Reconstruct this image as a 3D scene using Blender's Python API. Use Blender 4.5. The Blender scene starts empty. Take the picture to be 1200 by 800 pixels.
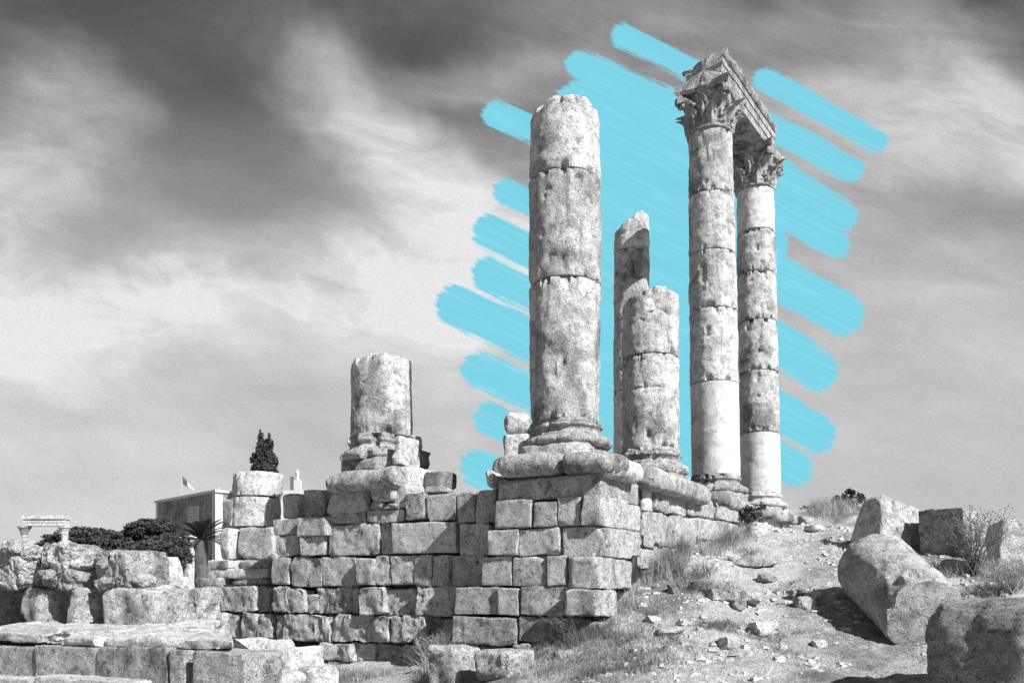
import bpy, math, random
import numpy as np
from mathutils import Vector, Matrix

# ------------------------------------------------------------------ camera, sky, sun, exposure
scene = bpy.context.scene
C = scene.collection
EYE = 1.65
cam_d = bpy.data.cameras.new('camera')
cam_d.sensor_width = 36.0
cam_d.lens = 30.0
cam_d.shift_y = 0.25
cam_d.clip_start = 0.1
cam_d.clip_end = 6000
cam = bpy.data.objects.new('camera', cam_d)
cam.location = (0, 0, EYE)
cam.rotation_euler = (math.radians(90), 0, 0)
C.objects.link(cam)
scene.camera = cam

SUN_AZ = math.radians(44.5)      # to the right of the view axis, on the camera's side
SUN_EL = math.radians(37)
sun_dir = Vector((math.cos(SUN_EL)*math.cos(SUN_AZ), -math.cos(SUN_EL)*math.sin(SUN_AZ), math.sin(SUN_EL)))
sd = bpy.data.lights.new('sun', 'SUN')
sd.energy = 5.0
sd.angle = math.radians(0.5)
sd.color = (1.0, 0.995, 0.985)
so = bpy.data.objects.new('sun', sd)
so.rotation_euler = sun_dir.to_track_quat('Z', 'Y').to_euler()
C.objects.link(so)

scene.view_settings.view_transform = 'Standard'
scene.view_settings.look = 'None'
scene.view_settings.gamma = 1
scene.view_settings.use_curve_mapping = False
scene.view_settings.exposure = 0.68

class NT:
    """small helper to write node graphs as expressions"""
    def __init__(s, tree): s.t = tree; s.n = tree.nodes; s.l = tree.links
    def node(s, typ, **kw):
        nd = s.n.new(typ)
        for k, v in kw.items(): setattr(nd, k, v)
        return nd
    def put(s, sock, v):
        if hasattr(v, 'is_linked') or isinstance(v, bpy.types.NodeSocket): s.l.new(v, sock)
        elif v is not None: sock.default_value = v
    def m(s, op, a, b=None, c=None, clamp=False):
        nd = s.node('ShaderNodeMath', operation=op, use_clamp=clamp)
        s.put(nd.inputs[0], a); s.put(nd.inputs[1], b); s.put(nd.inputs[2], c)
        return nd.outputs[0]
    def vm(s, op, a, b=None, scale=None):
        nd = s.node('ShaderNodeVectorMath', operation=op)
        s.put(nd.inputs[0], a); s.put(nd.inputs[1], b)
        if scale is not None: s.put(nd.inputs['Scale'], scale)
        return nd.outputs['Value'] if op in ('LENGTH', 'DOT_PRODUCT', 'DISTANCE') else nd.outputs[0]
    def noise(s, vec, scale, detail=4, rough=0.55, dist=0.0):
        nd = s.node('ShaderNodeTexNoise')
        s.put(nd.inputs['Vector'], vec); nd.inputs['Scale'].default_value = scale
        nd.inputs['Detail'].default_value = detail; nd.inputs['Roughness'].default_value = rough
        nd.inputs['Distortion'].default_value = dist
        return nd.outputs['Fac'], nd.outputs['Color']
    def ramp(s, v, a, b, lo=0.0, hi=1.0, smooth=True):
        nd = s.node('ShaderNodeMapRange', interpolation_type='SMOOTHSTEP' if smooth else 'LINEAR')
        s.put(nd.inputs['Value'], v)
        for k, q in (('From Min', a), ('From Max', b), ('To Min', lo), ('To Max', hi)): s.put(nd.inputs[k], q)
        return nd.outputs[0]
    def mixc(s, f, a, b):
        nd = s.node('ShaderNodeMix', data_type='RGBA')
        s.put(nd.inputs[0], f); s.put(nd.inputs[6], a); s.put(nd.inputs[7], b)
        return nd.outputs[2]
    def grey(s, v):
        nd = s.node('ShaderNodeCombineColor')
        for k in range(3): s.put(nd.inputs[k], v)
        return nd.outputs[0]

def make_world():
    w = bpy.data.worlds.new('World'); scene.world = w; w.use_nodes = True
    g = NT(w.node_tree); g.n.clear()
    out = g.node('ShaderNodeOutputWorld'); bg = g.node('ShaderNodeBackground')
    bg.inputs['Strength'].default_value = 0.074
    g.l.new(bg.outputs[0], out.inputs[0])
    sky = g.node('ShaderNodeTexSky', sky_type='NISHITA')
    sky.sun_disc = False
    sky.sun_elevation = SUN_EL
    sky.sun_rotation = math.atan2(sun_dir.x, sun_dir.y)
    sep = g.node('ShaderNodeSeparateColor'); g.l.new(sky.outputs[0], sep.inputs[0])
    clear = sep.outputs[0]                       # the red of the sky, as a red filter on black and white film sees it
    tc = g.node('ShaderNodeTexCoord'); d = tc.outputs['Generated']
    sx = g.node('ShaderNodeSeparateXYZ'); g.l.new(d, sx.inputs[0])
    dy = g.m('MAXIMUM', g.m('ABSOLUTE', sx.outputs[1]), 0.12)
    u = g.m('DIVIDE', sx.outputs[0], dy); v = g.m('DIVIDE', sx.outputs[2], dy)
    cx = g.node('ShaderNodeCombineXYZ'); g.l.new(u, cx.inputs[0]); g.l.new(v, cx.inputs[1])
    uv = cx.outputs[0]
    front = g.m('GREATER_THAN', sx.outputs[1], 0.0)
    # cirrus clouds: soft banks, torn by stretched noise
    mp = g.node('ShaderNodeMapping', vector_type='TEXTURE'); g.l.new(uv, mp.inputs[0])
    mp.inputs['Rotation'].default_value = (0, 0, math.radians(-12)); mp.inputs['Scale'].default_value = (1.3, 0.5, 1)
    f1, c1 = g.noise(mp.outputs[0], 2.6, 8, 0.58, 0.7)
    f2, c2 = g.noise(uv, 2.4, 5, 0.55, 0.4)
    f3, c3 = g.noise(mp.outputs[0], 9.0, 8, 0.62, 0.9)
    warp = g.vm('SCALE', g.vm('SUBTRACT', c2, (0.5, 0.5, 0.5)), scale=0.30)
    wuv = g.vm('ADD', uv, warp)
    def P2(px, py): return ((px-600)/1000, (700-py)/1000, 0)
    blobs = [(110, 374, 360, 52, 0, 1.15), (480, 372, 260, 46, 0, 1.0), (20, 250, 110, 110, 0, 1.0), (380, 372, 240, 58, 0, .62), (455, 150, 120, 45, -38, .7), (500, 215, 170, 70, -40, .95), (560, 270, 150, 90, -30, 1.0), (400, 330, 190, 40, 12, .6),
             (590, 330, 190, 95, 0, 1.0), (240, 320, 260, 30, -32, .3), (610, 78, 150, 26, 0, .5), (860, 25, 260, 60, -10, .42),
             (1120, 140, 150, 75, -8, .95), (1180, 215, 150, 60, 0, .7), (1120, 345, 240, 50, 0, .6), (1000, 160, 140, 80, -20, .8), (1010, 75, 160, 40, 15, .5), (1150, 460, 200, 60, 0, .3), (1050, 470, 280, 60, 0, .22),
             (440, 430, 260, 22, 8, .4), (200, 500, 330, 28, 0, .22), (560, 450, 160, 60, 0, .35), (1000, 40, 90, 60, 20, .3), (800, 250, 260, 190, 0, .5)]
    tot = None
    for (px, py, rx, ry, ang, amt) in blobs:
        q = g.vm('SUBTRACT', wuv, P2(px, py))
        mm = g.node('ShaderNodeMapping', vector_type='TEXTURE'); g.l.new(q, mm.inputs[0])
        mm.inputs['Rotation'].default_value = (0, 0, math.radians(ang)); mm.inputs['Scale'].default_value = (rx/1000, ry/1000, 1)
        r = g.vm('LENGTH', mm.outputs[0])
        b = g.ramp(r, 1.85, 0.0, 0.0, amt)
        tot = b if tot is None else g.m('MAXIMUM', tot, g.m('ADD', g.m('MULTIPLY', b, 0.75), g.m('MULTIPLY', tot, 0.5)))
    tear = g.m('ADD', g.m('MULTIPLY', g.m('SUBTRACT', f1, 0.5), 1.15), g.m('MULTIPLY', g.m('SUBTRACT', f3, 0.5), 1.0))
    veil = g.ramp(f1, 0.42, 0.75, 0.02, 0.30)
    cm = g.m('MULTIPLY', tot, g.m('ADD', 1.12, tear))
    cm = g.m('ADD', g.m('MINIMUM', cm, 1.12), g.m('MULTIPLY', veil, 0.45))
    low = g.m('ADD', g.ramp(v, 0.64, 0.27, 0.0, 0.61), g.m('MULTIPLY', g.m('SUBTRACT', f1, 0.5), g.ramp(v, 0.62, 0.3, 0.0, 0.7)))
    cm = g.m('MAXIMUM', cm, g.m('ADD', low, g.m('MULTIPLY', cm, 0.40)))
    cm = g.m('MULTIPLY', cm, g.m('ADD', 0.87, g.m('MULTIPLY', g.m('SUBTRACT', f3, 0.5), 0.42)))
    cm = g.m('MINIMUM', g.m('MAXIMUM', cm, 0.0), 1.0)
    cm = g.m('MULTIPLY', cm, g.ramp(sx.outputs[1], -0.45, 0.10))     # the clouds stand in the half of the sky the picture shows
    grn, _ = g.noise(d, 520.0, 2, 0.7)           # fine cirrus texture
    clear_g = g.m('MULTIPLY', clear, 0.68)
    base = g.m('ADD', g.m('MULTIPLY', clear_g, g.m('SUBTRACT', 1.0, cm)), g.m('MULTIPLY', cm, 6.9))
    base = g.m('MULTIPLY', base, g.m('ADD', 0.84, g.m('MULTIPLY', grn, 0.32)))
    # turquoise brush strokes added to the sky colour behind the columns
    fe, ce = g.noise(uv, 70.0, 4, 0.7); fl, cl = g.noise(uv, 14.0, 3, 0.5)
    grp = bpy.data.node_groups.new('brush stroke', 'ShaderNodeTree')
    for nm, ty in (('uv', 'NodeSocketVector'), ('a', 'NodeSocketVector'), ('ba', 'NodeSocketVector'), ('inv', 'NodeSocketFloat'), ('r', 'NodeSocketFloat')):
        grp.interface.new_socket(nm, in_out='INPUT', socket_type=ty)
    grp.interface.new_socket('d', in_out='OUTPUT', socket_type='NodeSocketFloat')
    h = NT(grp); gi = h.node('NodeGroupInput'); go = h.node('NodeGroupOutput')
    pa = h.vm('SUBTRACT', gi.outputs[0], gi.outputs[1])
    t = h.m('MULTIPLY', h.vm('DOT_PRODUCT', pa, gi.outputs[2]), gi.outputs[3], clamp=True)
    dist = h.vm('LENGTH', h.vm('SUBTRACT', pa, h.vm('SCALE', gi.outputs[2], scale=t)))
    h.l.new(h.m('SUBTRACT', dist, gi.outputs[4]), go.inputs[0])
    strokes = [(730, 42, 868, 112, 14), (896, 93, 1026, 166, 14), (680, 76, 860, 150, 17), (885, 140, 996, 198, 16), (700, 112, 900, 215, 28),
            (880, 190, 985, 252, 20), (690, 140, 900, 230, 48), (581, 134, 700, 182, 16), (900, 240, 978, 286, 18), (594, 224, 720, 287, 16),
            (574, 272, 720, 342, 20), (573, 321, 720, 390, 20), (535, 357, 720, 450, 24), (561, 433, 720, 505, 21), (574, 491, 700, 548, 19),
            (560, 548, 700, 603, 21), (706, 215, 838, 290, 85), (716, 330, 805, 390, 95), (700, 440, 842, 480, 62), (700, 540, 868, 530, 45),
            (895, 315, 987, 368, 26), (885, 385, 958, 434, 24), (880, 455, 956, 509, 22), (880, 515, 932, 550, 20)]
    dmin = None
    for (x0, y0, x1, y1, r) in strokes:
        gn = g.node('ShaderNodeGroup'); gn.node_tree = grp
        a = Vector(P2(x0, y0)); b = Vector(P2(x1, y1)); ba = b-a
        g.l.new(uv, gn.inputs[0]); gn.inputs[1].default_value = a; gn.inputs[2].default_value = ba
        gn.inputs[3].default_value = 1/ba.dot(ba); gn.inputs[4].default_value = r/1000
        dmin = gn.outputs[0] if dmin is None else g.m('MINIMUM', dmin, gn.outputs[0])
    st = g.node('ShaderNodeMapping', vector_type='TEXTURE'); g.l.new(uv, st.inputs[0])
    st.inputs['Rotation'].default_value = (0, 0, math.radians(-27)); st.inputs['Scale'].default_value = (.4, .022, 1)
    fs, _ = g.noise(st.outputs[0], 1.0, 3, 0.5)
    st2 = g.node('ShaderNodeMapping', vector_type='TEXTURE'); g.l.new(uv, st2.inputs[0])
    st2.inputs['Rotation'].default_value = (0, 0, math.radians(-27)); st2.inputs['Scale'].default_value = (.10, .0055, 1)
    fs2, _ = g.noise(st2.outputs[0], 1.0, 4, 0.65)
    dd = g.m('ADD', dmin, g.m('ADD', g.m('MULTIPLY', g.m('SUBTRACT', fs2, 0.5), 0.022), g.m('MULTIPLY', g.m('SUBTRACT', fe, 0.5), 0.006)))
    gap = g.m('MULTIPLY', g.ramp(dd, 0.003, -0.003), front)  # mask of the added brush strokes
    blue = g.vm('SCALE', (1.95, 6.15, 7.45), scale=g.m('ADD', 0.94, g.m('MULTIPLY', fs, 0.12)))
    blue = g.vm('ADD', g.vm('SCALE', blue, scale=0.91), g.vm('SCALE', (0.35, 0.25, 0.2), scale=g.ramp(fs2, 0.45, 0.7)))
    col = g.mixc(gap, g.grey(base), blue)
    g.l.new(col, bg.inputs['Color'])
make_world()

# ------------------------------------------------------------------ numpy noise and mesh helpers
rng = np.random.default_rng(7)
random.seed(7)
_perm = rng.permutation(256).astype(np.int64); _perm = np.concatenate([_perm, _perm, _perm])
_gr = rng.normal(size=(256, 3)); _gr /= np.linalg.norm(_gr, axis=1)[:, None]

def pnoise(p):
    p = np.asarray(p, float); i = np.floor(p).astype(np.int64); f = p-i; i &= 255
    w = f*f*f*(f*(f*6-15)+10); res = 0
    for dx in (0, 1):
        for dy in (0, 1):
            for dz in (0, 1):
                hh = _perm[_perm[_perm[(i[:, 0]+dx) & 255]+((i[:, 1]+dy) & 255)]+((i[:, 2]+dz) & 255)]
                gd = _gr[hh]; o = f-np.array([dx, dy, dz])
                ww = (w[:, 0] if dx else 1-w[:, 0])*(w[:, 1] if dy else 1-w[:, 1])*(w[:, 2] if dz else 1-w[:, 2])
                res = res+ww*(gd*o).sum(1)
    return res*1.5

def fbm(p, oct=4, gain=0.5):
    a = 1.0; s = 0; p = np.asarray(p, float)
    for k in range(oct):
        s = s+a*pnoise(p*(2**k)+k*17.3); a *= gain
    return s

def P(px, py, Y):
    return Vector(((px-600)/1000*Y, Y, EYE+(700-py)/1000*Y))

def new_mesh_obj(name, verts, faces, mat, parent=None, smooth=True, sharp=27):
    verts = np.asarray(verts, float)
    if parent is not None: verts = verts-np.array(parent.location)
    me = bpy.data.meshes.new(name)
    me.from_pydata(verts.tolist(), [], faces if isinstance(faces, list) else faces.tolist())
    if smooth: me.polygons.foreach_set('use_smooth', [True]*len(me.polygons))
    me.update()
    if smooth and sharp: me.set_sharp_from_angle(angle=math.radians(sharp))
    me.materials.append(mat)
    o = bpy.data.objects.new(name, me); C.objects.link(o)
    if parent is not None: o.parent = parent
    return o

def own_origin(o, loc):
    """move a top-level mesh's origin to loc"""
    loc = Vector(loc); o.data.transform(Matrix.Translation(-loc)); o.location = loc
    return o

def sub(name, verts, faces, mat, parent, root, smooth=True):
    """a sub-part: parent is a part sitting at the root's origin"""
    o = new_mesh_obj(name, np.asarray(verts)-np.array(root.location), faces, mat, None, smooth); o.parent = parent
    return o

def tag(o, label, cat, group=None, kind=None):
    if label: o['label'] = label
    if cat: o['category'] = cat
    if group: o['group'] = group
    if kind: o['kind'] = kind
    return o

def thing(name, loc, label, cat, group=None):
    o = bpy.data.objects.new(name, None); C.objects.link(o); o.location = loc; o.empty_display_size = 0.2
    return tag(o, label, cat, group)

_cube = {}
def cube_grid(nx, ny, nz):
    key = (nx, ny, nz)
    if key in _cube: return _cube[key]
    idx = {}; vs = []; fs = []
    def vid(i, j, k):
        q = (i, j, k)
        if q not in idx: idx[q] = len(vs); vs.append((2*i/nx-1, 2*j/ny-1, 2*k/nz-1))
        return idx[q]
    for i in range(nx):
        for j in range(ny):
            fs.append((vid(i, j, 0), vid(i, j+1, 0), vid(i+1, j+1, 0), vid(i+1, j, 0)))
            fs.append((vid(i, j, nz), vid(i+1, j, nz), vid(i+1, j+1, nz), vid(i, j+1, nz)))
    for i in range(nx):
        for k in range(nz):
            fs.append((vid(i, 0, k), vid(i+1, 0, k), vid(i+1, 0, k+1), vid(i, 0, k+1)))
            fs.append((vid(i, ny, k), vid(i, ny, k+1), vid(i+1, ny, k+1), vid(i+1, ny, k)))
    for j in range(ny):
        for k in range(nz):
            fs.append((vid(0, j, k), vid(0, j, k+1), vid(0, j+1, k+1), vid(0, j+1, k)))
            fs.append((vid(nx, j, k), vid(nx, j+1, k), vid(nx, j+1, k+1), vid(nx, j, k+1)))
    _cube[key] = (np.array(vs), fs)
    return _cube[key]

def stone_shape(hx, hy, hz, rad, rough, seed, cell=0.036, lump=0.0, skew=0.05, nmin=6, nmax=40, facets=4, cut=0.90, freq=1.0, warp=0.022, carve=0.0):
    """an irregular dressed or broken stone: rounded box, worn edges, pitted faces; returns local verts, faces"""
    n = [int(min(nmax, max(nmin, 2*h/cell))) for h in (hx, hy, hz)]
    q, fs = cube_grid(*n)
    hv = np.array([hx, hy, hz]); q = 0.45*q+0.55*np.sin(q*math.pi/2); p = q*hv      # finer towards the edges
    r = min(rad, 0.95*min(hx, hy, hz))
    # uneven edge radius
    rv = r*(1+min(1, .05/r)*(-0.5+1.3*np.clip(0.3+1.2*pnoise(p*2.6+seed*3.7), 0, 1)))
    rv = np.minimum(rv, 0.97*min(hx, hy, hz))[:, None]
    inner = np.clip(p, -(hv-rv), hv-rv); d = p-inner
    ln = np.linalg.norm(d, axis=1)[:, None]; ln[ln < 1e-9] = 1
    nrm = d/ln
    p = inner+nrm*rv
    off = np.array([seed*5.13, seed*2.71, seed*7.77])
    rr = np.random.default_rng(int(seed*1000) % 2**31)
    # knocked-off corners and edges: flat breaks
    for _ in range(facets):
        nn = rr.normal(size=3); nn = nn/np.abs(nn).max(); nn = np.sign(nn)*np.abs(nn)**0.6; nn = nn/hv**0.35; nn /= np.linalg.norm(nn)
        lim = (np.abs(nn)*hv).sum()*rr.uniform(cut-0.06, cut+0.06)
        ex = np.maximum(0, p@nn-lim*(1+0.05*pnoise(p*6*freq+seed))); p = p-ex[:, None]*nn
    big = fbm(p*3.6*freq+off, 3, 0.5); mid = fbm(p*11*freq+off, 3, 0.6)
    disp = rough*(0.75*big+0.55*mid-0.9*np.clip(mid-0.12, 0, 1)*np.clip(big+0.35, 0, 1)*1.6)
    if lump: disp = disp+lump*fbm(p*1.7*freq+off*0.7, 2)
    if carve: disp = disp-carve*np.clip(1-np.abs(fbm(p*3.4*freq+off*1.3, 2))*4.5, 0, 1)**1.5
    p = p+nrm*disp[:, None]
    w_ = min(warp, .22*min(hx, hy, hz)); q0 = p*2.6*freq+off
    p = p+w_*np.stack([fbm(q0+3.1, 2), fbm(q0+7.7, 2), fbm(q0+12.9, 2)], 1)
    # slight skew so no two blocks are true boxes
    S = np.eye(3)+rr.uniform(-skew, skew, (3, 3))*np.array([[0, .4, .6], [.4, 0, .4], [.35, .3, 0]])
    return p@S.T, fs

def place(v, M):
    v = np.asarray(v); R = np.array(M.to_3x3()); t = np.array(M.translation)
    return v@R.T+t

def lathe(profile, nseg, seed=0, fine=0.0, low=0.0, chip=None, center=(0, 0, 0)):
    """revolve [(r,z)] with an irregular surface"""
    prof = np.array(profile); nr = len(prof)
    th = np.linspace(0, 2*math.pi, nseg, endpoint=False)
    R = np.repeat(prof[:, 0:1], nseg, 1); Z = np.repeat(prof[:, 1:2], nseg, 1); T = np.repeat(th[None, :], nr, 0)
    X = np.cos(T)*R; Yv = np.sin(T)*R
    pts = np.stack([X.ravel(), Yv.ravel(), Z.ravel()], 1)
    if fine or low:
        off = np.array([seed*3.1, seed*1.7, seed*4.3])
        dd = low*fbm(pts*1.6+off, 2)+fine*fbm(pts*6+off, 4, 0.6)
        if chip is not None: dd = dd-chip(pts, off)
        rr = np.maximum(R.ravel(), 1e-6); k = np.clip(rr/0.1, 0, 1)
        pts[:, 0] *= 1+dd*k/rr; pts[:, 1] *= 1+dd*k/rr
    fs = []
    for i in range(nr-1):
        for j in range(nseg):
            a = i*nseg+j; b = i*nseg+(j+1) % nseg
            fs.append((a, b, b+nseg, a+nseg))
    fs.append(tuple(range(nseg-1, -1, -1))); fs.append(tuple((nr-1)*nseg+j for j in range(nseg)))
    return pts+np.array(center), fs

def tube(pts, rads, nseg=6):
    pts = [Vector(p) for p in pts]; vs = []; fs = []
    for i, p in enumerate(pts):
        t = (pts[min(i+1, len(pts)-1)]-pts[max(i-1, 0)]).normalized()
        a = t.orthogonal().normalized(); b = t.cross(a)
        for k in range(nseg):
            an = 2*math.pi*k/nseg
            vs.append(tuple(p+(a*math.cos(an)+b*math.sin(an))*rads[i]))
    for i in range(len(pts)-1):
        for k in range(nseg):
            fs.append((i*nseg+k, i*nseg+(k+1) % nseg, (i+1)*nseg+(k+1) % nseg, (i+1)*nseg+k))
    fs.append(tuple(range(nseg-1, -1, -1))); fs.append(tuple((len(pts)-1)*nseg+k for k in range(nseg)))
    return vs, fs

def join(parts):
    vs = []; fs = []; n = 0
    for v, f in parts:
        v = np.asarray(v); vs.append(v); fs += [tuple(i+n for i in ff) for ff in f]; n += len(v)
    return np.concatenate(vs), fs

# ------------------------------------------------------------------ materials (neutral greys: the place as black and white film records it)
def stone_mat(name, base=0.45, var=0.35, stain=0.5, stain_at=0.56, pits=0.55, bump=0.55, scale=1.0, rnd=0.22, streak=0.0, fine=0.52, relief=0.10):
    m = bpy.data.materials.new(name); m.use_nodes = True
    g = NT(m.node_tree); bs = g.n['Principled BSDF']
    tc = g.node('ShaderNodeTexCoord'); oi = g.node('ShaderNodeObjectInfo')
    off = g.vm('SCALE', (31.0, 17.0, 23.0), scale=oi.outputs['Random'])
    co = g.vm('ADD', tc.outputs['Object'], off)
    n1, _ = g.noise(co, 1.1*scale, 6, 0.6, 0.4)
    n2, _ = g.noise(co, 6.0*scale, 9, 0.68, 0.3)
    n3, _ = g.noise(co, 34.0*scale, 6, 0.7)
    n4, _ = g.noise(co, 2.7*scale, 8, 0.66, 0.8)
    vo = g.node('ShaderNodeTexVoronoi'); g.l.new(co, vo.inputs['Vector']); vo.inputs['Scale'].default_value = 26*scale
    pit = g.m('MULTIPLY', g.ramp(vo.outputs['Distance'], 0.30, 0.10), g.ramp(n4, 0.50, 0.62))
    n5, _ = g.noise(co, 85.0*scale, 4, 0.75)
    val = g.ramp(n2, 0.30, 0.68, 1.0-var, 1.0+var*0.75)
    val = g.m('MULTIPLY', val, g.ramp(n3, 0.30, 0.70, 1.0-fine*.8, 1.0+fine*.7))
    val = g.m('MULTIPLY', val, g.ramp(n5, 0.30, 0.70, 1.0-fine*.45, 1.0+fine*.4))
    val = g.m('MULTIPLY', val, g.ramp(n4, 0.33, 0.64, 0.78, 1.14))
    n6, _ = g.noise(co, 13.0*scale, 5, 0.62, 0.6)
    cav = g.ramp(n6, 0.585, 0.66)
    val = g.m('MULTIPLY', val, g.m('SUBTRACT', 1.0, g.m('MULTIPLY', cav, pits*.75)))
    ck = g.node('ShaderNodeTexVoronoi', feature='DISTANCE_TO_EDGE'); ck.inputs['Scale'].default_value = 1.35*scale
    cw = g.vm('ADD', co, g.vm('SCALE', g.noise(co, 3.2, 5, 0.65)[1], scale=0.8)); g.l.new(cw, ck.inputs['Vector'])
    crack = g.m('MULTIPLY', g.ramp(ck.outputs['Distance'], 0.022, 0.004), g.ramp(n1, 0.54, 0.62))
    val = g.m('MULTIPLY', val, g.m('SUBTRACT', 1.0, g.m('MULTIPLY', crack, 0.45)))
    sm = g.ramp(g.m('ADD', g.m('MULTIPLY', n1, 0.65), g.m('MULTIPLY', n2, 0.35)), stain_at-0.045, stain_at+0.06)
    val = g.m('MULTIPLY', val, g.m('SUBTRACT', 1.0, g.m('MULTIPLY', sm, stain)))
    if streak:
        mp = g.node('ShaderNodeMapping'); g.l.new(co, mp.inputs[0]); mp.inputs['Scale'].default_value = (7, 7, 0.5)
        ns, _ = g.noise(mp.outputs[0], 1.0, 5, 0.6)
        val = g.m('MULTIPLY', val, g.m('SUBTRACT', 1.0, g.m('MULTIPLY', g.ramp(ns, 0.52, 0.70), streak)))
    val = g.m('MULTIPLY', val, g.m('SUBTRACT', 1.0, g.m('MULTIPLY', pit, pits)))
    val = g.m('MULTIPLY', val, g.m('ADD', 1.0-rnd*0.5, g.m('MULTIPLY', oi.outputs['Random'], rnd)))
    val = g.m('MAXIMUM', g.m('MULTIPLY', val, base), 0.03); val = g.m('MINIMUM', val, 0.82)
    g.l.new(g.grey(val), bs.inputs['Base Color'])
    bs.inputs['Roughness'].default_value = 0.95
    bs.inputs['Specular IOR Level'].default_value = 0.15
    ht = g.m('ADD', g.m('ADD', g.m('MULTIPLY', n2, 1.0), g.m('MULTIPLY', n3, 0.55)), g.m('MULTIPLY', n5, 0.22))
    ht = g.m('SUBTRACT', ht, g.m('ADD', g.m('MULTIPLY', pit, 0.5), g.m('ADD', g.m('MULTIPLY', crack, 0.5), g.m('MULTIPLY', cav, 0.45))))
    bp = g.node('ShaderNodeBump'); bp.inputs['Strength'].default_value = bump; bp.inputs['Distance'].default_value = relief/scale
    g.l.new(ht, bp.inputs['Height']); g.l.new(bp.outputs[0], bs.inputs['Normal'])
    return m

def plain_mat(name, base, var=0.3, scale=8, rough=0.9, bump=0.0, rnd=0.0, trans=0.0):
    m = bpy.data.materials.new(name); m.use_nodes = True
    g = NT(m.node_tree); bs = g.n['Principled BSDF']
    tc = g.node('ShaderNodeTexCoord'); oi = g.node('ShaderNodeObjectInfo')
    n, _ = g.noise(tc.outputs['Object'], scale, 5, 0.6)
    val = g.m('MULTIPLY', base, g.m('ADD', 1.0-var, g.m('MULTIPLY', n, 2*var)))
    if rnd: val = g.m('MULTIPLY', val, g.m('ADD', 1-rnd, g.m('MULTIPLY', oi.outputs['Random'], 2*rnd)))
    g.l.new(g.grey(val), bs.inputs['Base Color'])
    bs.inputs['Roughness'].default_value = rough; bs.inputs['Specular IOR Level'].default_value = 0.2
    if bump:
        bp = g.node('ShaderNodeBump'); bp.inputs['Strength'].default_value = bump; bp.inputs['Distance'].default_value = 0.05
        g.l.new(n, bp.inputs['Height']); g.l.new(bp.outputs[0], bs.inputs['Normal'])
    return m

M_STONE = stone_mat('weathered_limestone', 0.55, 0.38, 0.58, 0.55, 0.7, 0.9, relief=0.13)
M_WALL = stone_mat('wall_limestone', 0.67, 0.34, 0.45, 0.565, 0.7, 1.0, 1.25, 0.36, relief=0.15)
M_SHAFT = stone_mat('shaft_limestone', 0.53, 0.32, 0.55, 0.55, 0.42, 0.65, 0.95, 0.34, 0.35, 0.42, relief=0.11)
M_NEW = stone_mat('new_limestone', 0.54, 0.14, 0.28, 0.58, 0.15, 0.16, 1.2, 0.05, 0.0, 0.2)
M_DARK = stone_mat('dark_grey_limestone', 0.24, 0.40, 0.5, 0.52, 0.5, 0.7, 1.2, 0.2)  # on the angular wall-head stone this dark tone stands in for shade
M_LIGHT = stone_mat('bleached_limestone', 0.57, 0.28, 0.40, 0.58, 0.6, 0.7, 1.1, 0.12, relief=0.10)
M_CORE = stone_mat('rubble_core', 0.10, 0.5, 0.5, 0.5, 0.5, 1.0, 2.0, 0.1)
M_DRUM = stone_mat('pitted_drum_limestone', 0.45, 0.30, 0.4, 0.57, 0.75, 0.8, 1.5, 0.1)
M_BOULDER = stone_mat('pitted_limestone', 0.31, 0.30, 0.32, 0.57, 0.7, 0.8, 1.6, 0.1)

# ------------------------------------------------------------------ ground: thin-plate surface through image-pixel points at guessed depths and hand-set levels
UV = Vector((0.5225, 0.8526, 0)); VV = Vector((-0.8526, 0.5225, 0))
ctrl = []
for px, py, Y in [(600, 815, 10.2), (700, 805, 10.2), (800, 802, 10.0), (900, 800, 9.9), (1000, 800, 9.7), (1100, 815, 9.3), (1250, 815, 9.3),
                  (690, 752, 12.4), (640, 768, 12.7), (560, 785, 13.3), (500, 790, 13.9), (400, 797, 14.8), (725, 715, 13.2), (745, 690, 13.9),
                  (775, 660, 14.8), (805, 643, 15.8), (862, 617, 18.3), (915, 627, 21.3), (940, 615, 22.5), (1000, 603, 22.5), (960, 597, 27),
                  (1040, 640, 17.5), (880, 690, 14.4), (880, 652, 17), (900, 742, 12), (830, 765, 11.4), (800, 700, 13.3), (1055, 774, 11.5), (975, 692, 13.6),
                  (1150, 680, 13.4), (1230, 680, 13.0), (1120, 655, 16.0), (1240, 640, 17.0), (1300, 650, 26), (1150, 640, 26)]:
    v = P(px, py, Y); ctrl.append((v.x, v.y, v.z))
for x, y, z in [(0, 0, 0), (-6, 0, 0), (8, 0, 0), (0, -12, -.1), (-14, -8, -.1), (16, -8, 0), (-4, 10, 0.0), (-8, 11, .0), (-13, 12, 0.1), (-4, 14.6, .15), (-7, 16, .2),
                (-12, 17, .4), (-12, 26, 1.0), (-4, 30, 1.6), (-22, 30, 1.0), (-25, 10, .2), (20, 10, .9), (25, 20, 2.6), (12, 36, 4.0), (0, 40, 2.4),
                (25, 45, 3.4), (-15, 55, 1.6), (-40, 55, 1.5), (15, 62, 1.9), (-40, -15, 0), (40, -15, 0), (50, 62, 1.8), (50, 20, 2), (-48, 25, .8)]:
    ctrl.append((x, y, z))
ctrl = np.array(ctrl)
def _tps(r2): return np.where(r2 > 1e-12, 0.5*r2*np.log(np.maximum(r2, 1e-12)), 0)
_n = len(ctrl); _A = np.zeros((_n+3, _n+3)); _d = ctrl[:, None, :2]-ctrl[None, :, :2]
_A[:_n, :_n] = _tps((_d**2).sum(2))+np.eye(_n)*0.25
_A[:_n, _n] = 1; _A[:_n, _n+1:] = ctrl[:, :2]; _A[_n, :_n] = 1; _A[_n+1:, :_n] = ctrl[:, :2].T
_w = np.linalg.solve(_A, np.concatenate([ctrl[:, 2], np.zeros(3)]))
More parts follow.
